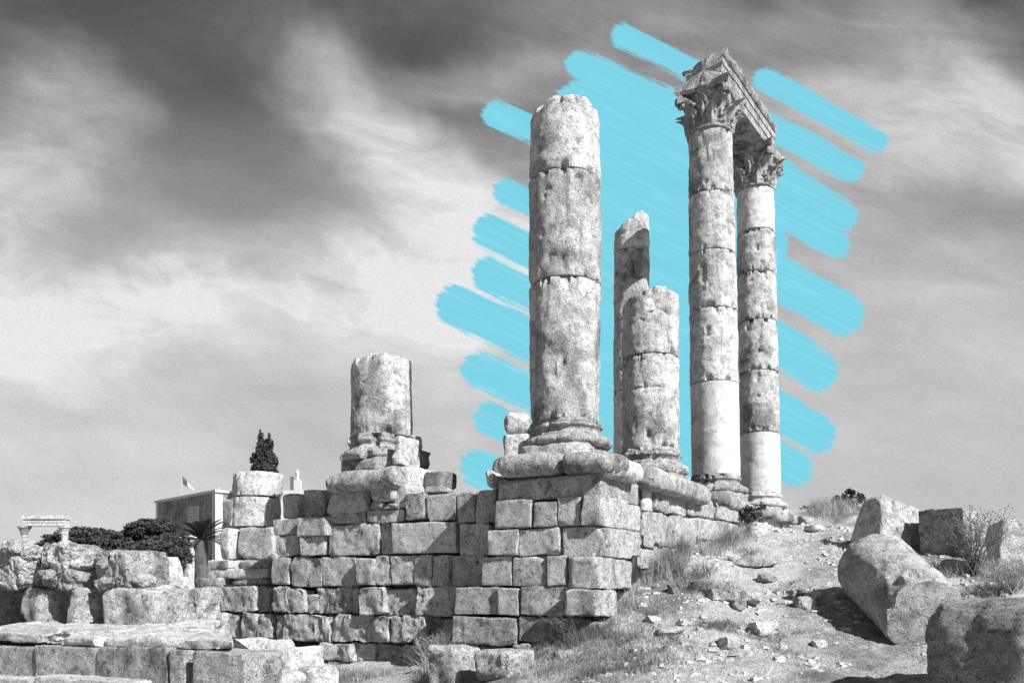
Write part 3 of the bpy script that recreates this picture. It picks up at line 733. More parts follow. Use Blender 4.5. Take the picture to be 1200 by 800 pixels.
# --- architrave block across the two tall columns
def architrave():
    A = Vector(grid(2)+(0,)); A.x -= SHEAR_X*9.8; L0, L1 = -.52, 4.45
    sec = [(-.44, .0), (.44, .0), (.44, .20), (.465, .205), (.465, .40), (.49, .405), (.49, .56), (.53, .58), (.57, .64), (.585, .68), (.585, .74),
           (.3, .76), (-.3, .76), (-.56, .74), (-.56, .66), (-.50, .58), (-.47, .56), (-.47, .40), (-.45, .395), (-.45, .2), (-.44, .195)]
    dense = []
    for p, q in zip(sec, sec[1:]+sec[:1]):
        k = max(1, int(math.hypot(q[0]-p[0], q[1]-p[1])/.05))
        for i in range(k): dense.append((p[0]+(q[0]-p[0])*i/k, p[1]+(q[1]-p[1])*i/k))
    ns = 90; m = len(dense); v = []
    for i in range(ns+1):
        s = L0+(L1-L0)*i/ns
        for (x, z) in dense: v.append((x, s, z))
    v = np.array(v); f = []
    for i in range(ns):
        for j in range(m): f.append((i*m+j, i*m+(j+1) % m, (i+1)*m+(j+1) % m, (i+1)*m+j))
    # end faces as fans with centre
    c0 = len(v); v = np.concatenate([v, [[0, L0, .38], [0, L1, .38]]])
    for j in range(m): f.append((j, c0, (j+1) % m)); f.append((ns*m+(j+1) % m, c0+1, ns*m+j))
    f = [tuple(reversed(q)) for q in f]
    nz = fbm(v*np.array([3, 3, 3])+5, 4)
    top = np.clip((v[:, 2]-.55)/.2, 0, 1)
    v[:, 0] += np.sign(v[:, 0])*np.where(v[:, 2] > .02, (.012*nz-.12*top*np.clip(fbm(v*1.9+2, 3)-.1, 0, 1)), 0)
    v[:, 2] += .02*nz*(.2+top)-.22*top*np.clip(fbm(v*np.array([1, 1.2, 1])+30, 3)-.15, 0, 1)
    e0 = np.clip(1-(v[:, 1]-L0)/.35, 0, 1); e1 = np.clip(1-(L1-v[:, 1])/.3, 0, 1)
    v[:, 1] += e0*(.10*fbm(v*2.2+11, 4)+.30*np.clip(-v[:, 0]-.05, 0, 1)*np.clip(v[:, 2]/.5, 0, 1))-e1*.12*fbm(v*2.5+21, 3)
    v[:, 2] -= e0*top*.22*np.clip(-v[:, 0]+.05, 0, 1)
    tilt = (12.82-12.50)/4.0
    M = Matrix((FD.to_3d(), UV, Vector((0, 0, 1)))).transposed().to_4x4()
    w = place(np.stack([v[:, 0], v[:, 1], v[:, 2]+tilt*v[:, 1]], 1), Matrix.Translation(Vector((A.x, A.y, E+12.515))) @ M)
    ctr = A+UV*2
    o = own_origin(new_mesh_obj('architrave', w, f, M_STONE, None), (ctr.x, ctr.y, E+12.6))
    tag(o, 'broken architrave beam with stepped bands lying across the two tall columns', 'architrave')
architrave()

# ------------------------------------------------------------------ loose stones: one builder
def loose(name, label, cat, px, py, Y, size, seed, rz=0.0, tilt=(0, 0), rad=.05, rough=.03, lump=.03, mat=None, group=None, bottom=True, cell=.04, skew=.12):
    """size = full width, depth, height in metres; px,py = its base as seen"""
    fq = 1.0 if Y else 0.5/max(size)
    v, f = stone_shape(size[0]/2, size[1]/2, size[2]/2, rad, rough, seed, cell, lump, skew, facets=5 if Y else 9, cut=.84 if Y else .70, freq=max(1.0, fq))
    b = P(px, py, Y) if Y else G(px, py)
    M = Matrix.Rotation(rz, 4, 'Z') @ Matrix.Rotation(tilt[0], 4, 'X') @ Matrix.Rotation(tilt[1], 4, 'Y')
    w = place(v, M); w[:, 2] -= w[:, 2].min()
    sink = 0.0 if Y else 0.30*size[2]
    o = new_mesh_obj(name, w, f, mat or M_STONE, None); o.location = (b.x, b.y, b.z-sink)
    tag(o, label, cat, group); return o
def rect(name, label, cat, r, Y, depth, seed, **kw):
    """a stone standing at depth Y that spans r as seen"""
    x0, y0, x1, y1 = r; rz = kw.get('rz', 0)
    if not kw.pop('rest', False):            # it stands on the ground: reach down to it
        y1 = max(y1, 700-(float(gz((x0+x1)/2000*Y-.6*Y, Y)[0])-.05-EYE)*1000/Y)
    W = (x1-x0)/1000*Y; h = (y1-y0)/1000*Y
    w = max(.5*W, (W-.8*depth*abs(math.sin(rz)))/math.cos(rz))
    return loose(name, label, cat, (x0+x1)/2, y1, Y+depth/2*.6, (w, depth, h), seed, **kw)

AV = math.atan2(FD.y, FD.x)  # turn of the temple's front
# stub behind the base of the thick column, stones on the wall head
t = thing('stone_stub', tuple(P(604, 556, 19.0)), 'pale rounded stone balanced on a squared one, left behind the base of the thick column', 'stone')
for nm, r, rd, mt in (('stone_block', (591, 511, 618, 588), .04, M_LIGHT), ('rounded_stone', (591, 484, 620, 511), .2, M_LIGHT)):
    x0, y0, x1, y1 = r; Y = 19.0
    v, f = stone_shape((x1-x0)/2000*Y, .25, (y1-y0)/2000*Y, rd, .03, nseed(), .03, .03)
    new_mesh_obj(nm, place(v, Matrix.Translation(P((x0+x1)/2, (y0+y1)/2, Y))), f, mt, t)
rect('rubble_stone', 'dark angular stone lying on the wall head right of the short stump', 'stone', (498, 554, 535, 575), 15.4, .5, 51.1, rest=True, mat=M_DARK, rz=AV, rad=.07)  # shadow of the thick column put into the stone's dark colour
rect('rubble_stone', 'thin flat stone on the wall head beside the dark angular stone', 'stone', (500, 573, 532, 579), 14.9, .4, 52.1, rest=True, rz=AV)
rect('rubble_stone', 'small pale stone tucked against the left end of the pier cornice', 'stone', (573, 556, 588, 574), 13.9, .4, 53.1, rest=True, mat=M_LIGHT, rz=AV)
rect('rubble_stone', 'broken base stone standing just right of the short stump', 'stone', (466, 514, 487, 549), 15.6, .6, 54.3, rest=True, mat=M_LIGHT, rz=AV, rough=.04)
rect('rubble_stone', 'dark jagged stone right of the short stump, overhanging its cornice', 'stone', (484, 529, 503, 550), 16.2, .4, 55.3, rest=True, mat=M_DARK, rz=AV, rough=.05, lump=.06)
rect('rubble_stone', 'small jagged stone on top of the dark one right of the short stump', 'stone', (480, 513, 492, 530), 16.25, .3, 56.7, rest=True, mat=M_STONE, rz=AV, rough=.04, lump=.05)

# --- stack of drums left of the front wall
st = thing('drum_stack', tuple(P(300, 690, 18.3)), 'stack of pale column drums on moulded stones left of the front wall', 'column')
cS = P(301, 580, 18.9)
for (xa, xb, ya, yb, sd_) in ((274, 331, 551, 580, 61), (271, 328, 581, 616, 62)):
    Y = 18.4; r = (xb-xa)/2000*18.9; cx = P((xa+xb)/2, 600, 18.9)
    drum(st, (cx.x, cx.y), E+(700-yb)/1000*Y, E+(700-ya)/1000*Y, r, r*.99, M_LIGHT, sd_, .3, .3)
def block_at(root, name, r, Y, depth, mat, rad=.05, rough=.02, turn=AV, lump=.01):
    x0, y0, x1, y1 = r
    v, f = stone_shape((x1-x0)/2000*Y, depth/2, (y1-y0)/2000*Y, rad, rough, nseed(), .045, lump)
    c = P((x0+x1)/2, (y0+y1)/2, Y); dd = Vector((math.cos(turn+math.pi/2), math.sin(turn+math.pi/2), 0)); c = c+dd*(depth/2)
    return new_mesh_obj(name, place(v, Matrix.Translation(c) @ Matrix.Rotation(turn, 4, 'Z')), f, mat, root)
for nm, r, Y, dp, mt in [('stone_block', (255, 618, 270, 655), 18.3, .6, M_LIGHT), ('stone_block', (269, 618, 327, 655), 18.1, 1.0, M_LIGHT), ('stone_block', (256, 585, 274, 616), 18.6, .5, M_STONE),
                         ('stone_block', (327, 578, 352, 606), 17.9, .5, M_WALL), ('stone_block', (351, 573, 385, 606), 17.4, .6, M_WALL),
                         ('moulded_block', (240, 656, 272, 668), 18.0, 1.0, M_LIGHT), ('moulded_block', (272, 656, 325, 668), 17.8, 1.0, M_STONE), ('moulded_block', (237, 667, 325, 678), 17.7, 1.1, M_LIGHT),
                         ('stone_block', (226, 677, 262, 690), 18.0, 1.0, M_STONE), ('stone_block', (262, 678, 322, 690), 17.6, 1.1, M_STONE)]:
    block_at(st, nm, r, Y, dp, mt)

# ------------------------------------------------------------------ left foreground: kerb wall, paving slabs, loose blocks, carved stones
KO = Vector((-3.15, 10.0, 0))
kerb = thing('retaining_wall', (KO+VV*2).to_tuple(), 'low retaining wall of long smooth blocks in the bottom left corner', 'stone wall')
for r, dp in [((-60, 756, 40, 870), .6), ((40, 757, 112, 870), .6), ((112, 758, 197, 870), .6), ((199, 761, 218, 870), .5), ((226, 763, 286, 880), .6)]:
    wall_stone(kerb, KO, FD, UV, r, dp, rad=.025, rough=.010, mat=M_STONE, jitter=.012, gap=.004)
wall_stone(kerb, KO-UV*.35, FD, UV, (-60, 792, 40, 885), .4, rad=.03, rough=.012, mat=M_LIGHT, name='lower_block')
wall_stone(kerb, KO-UV*.35, FD, UV, (40, 794, 150, 885), .4, rad=.03, rough=.012, mat=M_LIGHT, name='lower_block')
prism(kerb, 'rubble_core', [((KO+VV*.15+UV*.3).x, (KO+VV*.15+UV*.3).y), ((KO+VV*9.6+UV*.3).x, (KO+VV*9.6+UV*.3).y), ((KO+VV*9.6+UV*3.8).x, (KO+VV*9.6+UV*3.8).y), ((KO+VV*4.8+UV*3.8).x, (KO+VV*4.8+UV*3.8).y)], 0.0, E-.66, M_CORE)
def slab(label, s0, s1, b0, b1, z, th, seed, tl=0.0, cut=0.0):
    v, f = stone_shape((s1-s0)/2, (b1-b0)/2, th/2, .03, .03, seed, .04, .03, .06, facets=6, cut=.9, warp=.05)
    v[:, 0] -= cut*(v[:, 1]+(b1-b0)/2)*np.clip((v[:, 0]+(s1-s0)/2)/(s1-s0), 0, 1)   # the right end is cut obliquely
    c = KO+VV*((s0+s1)/2)+UV*((b0+b1)/2)
    o = new_mesh_obj('paving_slab', place(v, Matrix.Rotation(AV, 4, 'Z') @ Matrix.Rotation(tl, 4, 'X')), f, M_LIGHT, None); o.location = (c.x, c.y, E+z-th/2)
    tag(o, label, 'stone slab', 'paving slabs on the retaining wall')
slab('large bevelled paving slab at the right end of the low retaining wall', .30, 2.9, .12, 1.75, -.50, .13, 71, .045, 1.25)
slab('cracked paving slab in the middle of the low retaining wall', 2.93, 3.9, .10, 1.8, -.51, .12, 72, .04)
slab('paving slab at the left edge of the picture on the low retaining wall', 3.93, 7.6, .12, 1.9, -.49, .13, 73, .045)
slab('weathered back paving slab behind the cracked one, under the squared blocks', 2.9, 4.9, 1.95, 3.4, -.46, .14, 74, .02, 1.2)
slab('weathered back paving slab at the far left, under the squared blocks', 4.95, 9.6, 1.95, 3.8, -.46, .14, 75, .02)
GB = 'squared blocks on the paving'
rect('stone_block', 'large rounded squared block at the right end of the row on the paving', 'stone block', (127, 689, 216, 737), 14.9, .9, 81.1, rest=True, rz=AV*.6, rad=.09, group=GB, mat=M_STONE, rough=.03)
rect('stone_block', 'squared block with a chipped top, second from the right on the paving', 'stone block', (91, 689, 127, 737), 15.4, .8, 82.1, rest=True, rz=AV, rad=.06, group=GB, mat=M_STONE, skew=.2)
rect('stone_block', 'broad squared block under the leaf-carved stone', 'stone block', (34, 689, 91, 735), 15.8, .9, 83.1, rest=True, rz=AV, rad=.07, group=GB, mat=M_STONE)
rect('stone_block', 'squared block cut by the left edge of the picture', 'stone block', (-45, 689, 32, 734), 16.3, .9, 84.1, rest=True, rz=AV, rad=.07, group=GB, mat=M_STONE)
def carved(label, r, Y, seed, bosses, mat=M_STONE, depth=.9, rz=AV, lump=.09, rough=.05, rad=.14):
    x0, y0, x1, y1 = r; c = P((x0+x1)/2, y1, Y)
    root = thing('carved_stone', tuple(c), label, 'carved stone', 'carved stones on the left')
    h = (y1-y0)/1000*Y; w = (x1-x0)/1000*Y
    v, f = stone_shape(w/2, depth/2, h/2, rad, rough*.7, seed, .022, lump*.7, .2, facets=7, cut=.82, carve=.035)
    M = Matrix.Translation(c+Vector((0, depth*.3, h/2))) @ Matrix.Rotation(rz, 4, 'Z')
    new_mesh_obj('body', place(v, M), f, mat, root)
    for (bx, by, br, sq, bd) in bosses:
        v, f = stone_shape(br/1000*Y, bd, br*sq/1000*Y, .10, .05, nseed(), .016, .03, .3, facets=6, cut=.80, freq=1.3, carve=.03)
        cc = P(bx, by, Y-.04)
        new_mesh_obj('relief', place(v, Matrix.Translation(cc) @ Matrix.Rotation(rz, 4, 'Z')), f, mat, root)
carved('pale pointed carved stone at far left with a rough broken crown', (6, 638, 47, 691), 15.7, 91.2, [(22, 640, 12, .7, .25), (38, 648, 9, .9, .2), (30, 668, 12, 1.3, .2)], M_STONE, rough=.07, lump=.16)
carved('bulky carved stone with curling leaf relief, second from the left', (48, 637, 107, 690), 15.5, 92.4, [(90, 655, 15, .75, .24), (66, 650, 9, 1.5, .22), (88, 676, 16, .45, .22), (62, 672, 10, .8, .2), (78, 643, 18, .35, .22)], M_STONE, rough=.06, lump=.12)
carved('wide moulded stone with a round boss and two notches', (110, 644, 187, 690), 15.2, 93.1, [(168, 658, 8.5, 1.3, .18), (127, 655, 6, 1.7, .18), (138, 652, 4, 1.6, .15), (148, 683, 36, .22, .26)], M_STONE, rough=.03, lump=.04, rad=.08)
rect('stone_block', 'small squared pale block just right of the wide moulded stone', 'stone block', (179, 653, 206, 667), 17.5, .6, 94.1, mat=M_LIGHT, rz=AV, rad=.04)
rect('stone_block', 'narrow pale block under the small squared one, right of the moulded stone', 'stone block', (184, 667, 204, 692), 17.4, .6, 95.1, mat=M_LIGHT, rz=AV, rad=.05)
rect('stone_block', 'low pale block on the ground between the carved stones and the drum stack', 'stone block', (200, 677, 223, 694), 18.6, .7, 96.1, mat=M_LIGHT, rz=AV, rad=.05)
rect('stone_block', 'pale block at the left edge behind the pointed carved stone', 'stone block', (-30, 656, 10, 676), 19.0, .8, 97.1, mat=M_LIGHT, rz=AV, rad=.05)
rect('stone_block', 'shaded block at the left edge, below the pale one and beside the pointed carved stone', 'stone block', (-35, 674, 9, 692), 18.0, .8, 97.7, mat=M_STONE, rz=AV, rad=.05)
rect('rubble_stone', 'rough stone left of the front wall, beside the paving', 'stone', (213, 718, 240, 748), 16.2, .6, 98.1, rz=AV, rad=.08, rough=.05)
rect('rubble_stone', 'shaded rough stone above the paving between squared block and front wall', 'stone', (216, 690, 256, 718), 17.3, .6, 98.6, rz=AV, rad=.08, rough=.06, mat=M_WALL)
# steps and stones at the foot of the front wall
rect('stone_slab', 'thin flat slab at the foot of the wall right of the bevelled paving slab', 'stone slab', (262, 750, 340, 758), 14.2, 1.4, 101.1, mat=M_LIGHT, rz=AV, rad=.04)
rect('stone_block', 'pale squared block with a mossy foot, below the thin flat slab', 'stone block', (300, 760, 342, 792), 12.6, .8, 102.1, mat=M_LIGHT, rz=AV, rad=.06)
rect('stone_block', 'pale block right of the mossy one at the foot of the front wall', 'stone block', (340, 757, 374, 790), 13.4, .7, 103.1, mat=M_LIGHT, rz=AV, rad=.06)
rect('boulder', 'rounded pale boulder cut by the bottom edge at the left', 'boulder', (288, 787, 357, 812), 10.6, .7, 104.1, mat=M_LIGHT, rz=AV, rad=.12)
rect('stone_block', 'small pale block right of the rounded boulder at the bottom edge', 'stone block', (352, 783, 392, 808), 11.7, .5, 105.1, mat=M_LIGHT, rz=AV, rad=.06)
rect('stone_block', 'low worn block half hidden by straw below the corner pier, at the bottom edge', 'stone block', (503, 757, 566, 797), 12.6, .8, 106.1, mat=M_STONE, rz=AV, rad=.1, rough=.04)
rect('stone_block', 'long low worn block in front of the corner pier footing', 'stone block', (556, 763, 626, 792), 12.0, .6, 107.1, mat=M_STONE, rz=AV, rad=.08, rough=.04)

# ------------------------------------------------------------------ fallen drums and blocks at the right
def fallen(name, label, cat, p0, p1, r0, r1, seed, mat, gouges=(), top=None, bot=None, fine=.016, low=.05):
    p0 = Vector(p0); p1 = Vector(p1); L = (p1-p0).length
    nseg = 120; prof = []
    for q in (.1, .3, .5, .7, .88): prof.append((r0*q, 0.0))
    nr = int(L/.04)
    prof += [(r0*.955, .0), (r0*.99, .02)]
    for k in range(nr+1): prof.append((r0+(r1-r0)*k/nr, .05+(L-.1)*k/nr))
    prof += [(r1*.99, L-.02), (r1*.955, L)]
    for q in (.88, .7, .5, .3, .1): prof.append((r1*q, L))
    def chip(pts, off):
        th = np.arctan2(pts[:, 1], pts[:, 0]); k = 0.06*np.clip(fbm(pts*1.5+off, 3)-.3, 0, 1)
        for (gth, gzz, gw, gh, gd) in gouges:
            dth = np.angle(np.exp(1j*(th-gth)))*r0
            k = k+gd*np.exp(-((dth/gw)**2+((pts[:, 2]-gzz)/gh)**2))*(0.7+0.9*fbm(pts*5+off, 3))
        return k
    v, f = lathe(prof, nseg, seed, fine, low, chip)
    e1 = np.clip((v[:, 2]-L*.6)/(L*.4), 0, 1); e0 = np.clip(1-v[:, 2]/(L*.4), 0, 1)
    if top is not None: v[:, 2] += e1*top(v[:, 0], v[:, 1])
    v[:, 2] += (e1-e0)*.03*fbm(v*4+seed, 3)
    zc = (p1-p0).normalized(); xc = Vector((0, 0, 1)).cross(zc).normalized(); yc = zc.cross(xc)
    M = Matrix.Translation(p0) @ Matrix((xc, yc, zc)).transposed().to_4x4()
    o = new_mesh_obj(name, place(v, M), f, mat, None)
    own_origin(o, (p0+p1)/2); return tag(o, label, cat, 'fallen column drums')
# here local x is horizontal across the drum, local y points up
pA = P(1022, 662, 13.15); pB = P(1084, 722, 11.75)
fallen('fallen_drum', 'large fallen column drum with a broken near end, casting a dark shadow on the slope', 'column drum', pA, pB, .56, .55, 111, M_DRUM,
       gouges=((math.pi*.62, 1.35, .25, .2, .10), (math.pi*.9, 1.5, .2, .3, .08)), top=lambda x, y: -.14*np.maximum(0, y+.1)+.05*x, low=.025)
def broken_drum():
    L, W, H = 2.0, .86, 1.0
    v, f = stone_shape(L/2, W/2, H/2, .16, .022, 113.3, .03, .03, .05, facets=5, cut=.9, nmax=60)
    t = np.clip(v[:, 0]/L+.5, 0, 1); k = np.clip(v[:, 2]/H+.5, 0, 1)
    v[:, 2] = -H/2+(v[:, 2]+H/2)*(1-.22*t); v[:, 1] *= 1-.42*k**2; v[:, 0] += .16*k*(1-t)
    M = Matrix.Rotation(math.atan2(.46, .89), 4, 'Z') @ Matrix.Rotation(.10, 4, 'Y')
    o = new_mesh_obj('fallen_drum', place(v, M), f, M_STONE, None); o.location = P(1016, 606, 17.0)+Vector((.9*.93, .9*.46, -.12))
    tag(o, 'fallen pale half drum behind on the crest with its dark end facing the columns', 'column drum', 'fallen column drums')
broken_drum()
# dark-faced block and others
def quarry(label, c, size, rz, seed, mat, tilt=(0, 0), rad=.06, rough=.03, lump=.03, name='stone_block', cat='stone block'):
    v, f = stone_shape(size[0]/2, size[1]/2, size[2]/2, rad, rough, seed, .04, lump, .12)
    M = Matrix.Rotation(rz, 4, 'Z') @ Matrix.Rotation(tilt[0], 4, 'X') @ Matrix.Rotation(tilt[1], 4, 'Y')
    o = new_mesh_obj(name, place(v, M), f, mat, None); o.location = c; return tag(o, label, cat)
quarry('upright dark-faced block beside the fallen pale drum on the crest', P(1119, 625, 16.6), (.90, .98, .86), math.radians(-58), 121, M_STONE, rad=.03, rough=.05)
quarry('flat-topped pale block at the right edge behind the dry shrub', P(1205, 648, 14.6), (1.1, 1.3, 1.0), math.radians(-20), 122, M_LIGHT, (0, .06))
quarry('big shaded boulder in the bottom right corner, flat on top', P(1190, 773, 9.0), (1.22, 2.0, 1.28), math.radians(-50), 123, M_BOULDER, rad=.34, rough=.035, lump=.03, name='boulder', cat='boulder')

# stones on the slope, each where it lies
slope = [('flat_stone', 'long flat stone with a shaded edge on the upper path below the tall columns', 882, 662, (.95, .55, .2), 131, M_STONE),
         ('rubble_stone', 'small pale stone at the left end of the long flat stone', 862, 659, (.28, .25, .2), 132, M_LIGHT),
         ('flat_stone', 'flat slab with a dark front edge in the middle of the slope', 860, 704, (.85, .5, .2), 133, M_STONE),
         ('rubble_stone', 'small grey stone right below the flat mid-slope slab', 866, 713, (.2, .2, .16), 134, M_STONE),
         ('rubble_stone', 'round pale stone alone in the middle of the lower slope', 895, 741, (.36, .3, .21), 135, M_LIGHT),
         ('rubble_stone', 'pale stone with a dark left side on the lower slope, left of the round one', 855, 757, (.26, .22, .17), 136, M_LIGHT),
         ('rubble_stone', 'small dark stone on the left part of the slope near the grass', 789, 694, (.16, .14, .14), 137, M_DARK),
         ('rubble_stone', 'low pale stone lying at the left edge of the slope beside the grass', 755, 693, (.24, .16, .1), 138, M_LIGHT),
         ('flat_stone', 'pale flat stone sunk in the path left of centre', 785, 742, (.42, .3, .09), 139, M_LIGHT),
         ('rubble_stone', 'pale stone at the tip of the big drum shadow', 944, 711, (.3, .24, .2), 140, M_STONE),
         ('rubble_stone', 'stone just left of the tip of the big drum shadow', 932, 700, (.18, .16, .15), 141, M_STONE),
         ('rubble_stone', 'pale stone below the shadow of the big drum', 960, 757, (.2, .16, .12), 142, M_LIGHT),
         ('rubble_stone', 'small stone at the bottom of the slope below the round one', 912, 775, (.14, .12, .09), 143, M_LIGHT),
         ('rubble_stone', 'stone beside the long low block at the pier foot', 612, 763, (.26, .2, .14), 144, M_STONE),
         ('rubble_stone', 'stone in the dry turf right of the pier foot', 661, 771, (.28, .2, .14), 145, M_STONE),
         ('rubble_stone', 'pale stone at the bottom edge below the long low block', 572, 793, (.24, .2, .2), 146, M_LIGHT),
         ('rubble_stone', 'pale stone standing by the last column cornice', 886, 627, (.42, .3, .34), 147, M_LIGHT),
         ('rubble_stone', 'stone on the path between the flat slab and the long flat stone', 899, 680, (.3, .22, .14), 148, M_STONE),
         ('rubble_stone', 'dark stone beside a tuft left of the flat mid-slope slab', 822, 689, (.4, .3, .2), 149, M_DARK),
         ('rubble_stone', 'stone at the crest right of the last tall column', 945, 612, (.4, .3, .2), 150, M_STONE),
         ('rubble_stone', 'pale stone on the path below the last tall column', 955, 622, (.45, .35, .16), 151, M_LIGHT),
         ('rubble_stone', 'small pale stone on the lower left of the slope', 766, 727, (.2, .16, .1), 152, M_LIGHT)]
for nm, lab, px, py, sz, sd_, mt in slope:
    loose(nm, lab, 'stone', px, py, None, sz, sd_, rz=rr_.uniform(-.5, .5), rad=.22*min(sz), rough=.14*min(sz), lump=.12*min(sz), mat=mt, group='loose stones on the slope', cell=.02, skew=.3)

# gravel: uncountable chips on the slope
def build_gravel():
    vs = []; fs = []; n = 0; R = random.Random(3)
    ico = np.array([(-1, -.8, -.6), (1, -.7, -.6), (.9, .8, -.6), (-.8, .9, -.6), (-.6, -.5, .5), (.7, -.6, .35), (.5, .6, .55), (-.7, .5, .3)])
    fi = [(0, 3, 2, 1), (4, 5, 6, 7), (0, 1, 5, 4), (1, 2, 6, 5), (2, 3, 7, 6), (3, 0, 4, 7)]
    N = 12000; X = np.array([R.uniform(.8, 8.2) for _ in range(N)]); Yg = np.array([R.uniform(8.8, 23) for _ in range(N)])
    keep = fbm(np.stack([X*.7, Yg*.7, X*0], 1), 3) > -.12; X = X[keep]; Yg = Yg[keep]; Z = gz(X, Yg)
    for x, y, z in zip(X, Yg, Z):
        q = np.array([x, y, 0])-np.array([CORNER.x, CORNER.y, 0]); dv = q@np.array(VV); du = q@np.array(UV)
        if dv > -.1 and du > -.1: continue
        s = .008+.065*R.random()**5; S = np.array([R.uniform(.7, 1.5), R.uniform(.7, 1.5), R.uniform(.5, .9)])*s; an = R.uniform(0, 6.3)
        v = (ico+np.array([[R.uniform(-.2, .2) for _ in range(3)] for _ in range(8)]))*S
        ca, sa = math.cos(an), math.sin(an); v = np.stack([v[:, 0]*ca-v[:, 1]*sa, v[:, 0]*sa+v[:, 1]*ca, v[:, 2]], 1)+np.array([x, y, z+.002])
        vs.append(v); fs += [tuple(i+n for i in t_) for t_ in fi]; n += 8
    o = new_mesh_obj('gravel', np.concatenate(vs), fs, plain_mat('gravel_chips', .42, .45, 6), None, smooth=False)
    tag(o, 'pale gravel and stone chips strewn over the slope', 'gravel', kind='stuff')
build_gravel()

# ------------------------------------------------------------------ dry grass and shrubs
def blades(pts, hmin, hmax, width, R, lean=.35, seg=3):
    vs = []; fs = []; n = 0
    for p in pts:
        h = R.uniform(hmin, hmax); an = R.uniform(0, 6.283); ln = abs(R.gauss(0, lean))*h; la = R.uniform(0, 6.283); w = width*R.uniform(.6, 1.3)
        ax = Vector((math.cos(an), math.sin(an), 0))*w; lx = Vector((math.cos(la), math.sin(la), 0))*ln
        for k in range(seg+1):
            t = k/seg; c = Vector(p)+lx*t*t+Vector((0, 0, h*t*(1-.12*t))); ww = ax*(1-t*.85)
            vs.append(tuple(c-ww)); vs.append(tuple(c+ww))
        for k in range(seg): fs.append((n+2*k, n+2*k+1, n+2*k+3, n+2*k+2))
        n += 2*(seg+1)
    return vs, fs
def outside_podium(x, y, mrg=.05):
    q = Vector((x, y, 0))-CORNER
    return not (q.dot(VV) > -mrg and q.dot(UV) > -mrg)
def tuft_points(px, py, rx, ry, n, R, clump=6):
    """n blade feet spread over the ground round the spot seen at px,py; rx, ry in metres"""
    c = G(px, py); out = []
    cl = [(R.gauss(0, .5)*rx, R.gauss(0, .5)*ry) for _ in range(clump)]
    X = []; Yg = []
    for _ in range(n):
        q = R.choice(cl); x = c.x+q[0]+R.gauss(0, .18)*rx; y = c.y+q[1]+R.gauss(0, .18)*ry
        if outside_podium(x, y): X.append(x); Yg.append(y)
    if not X: return []
    Z = gz(X, Yg); return list(zip(X, Yg, Z-.02))
M_STRAW = plain_mat('dry_straw', .34, .35, 3, .9)
M_STRAWD = plain_mat('dark_dry_grass', .16, .4, 3, .9)
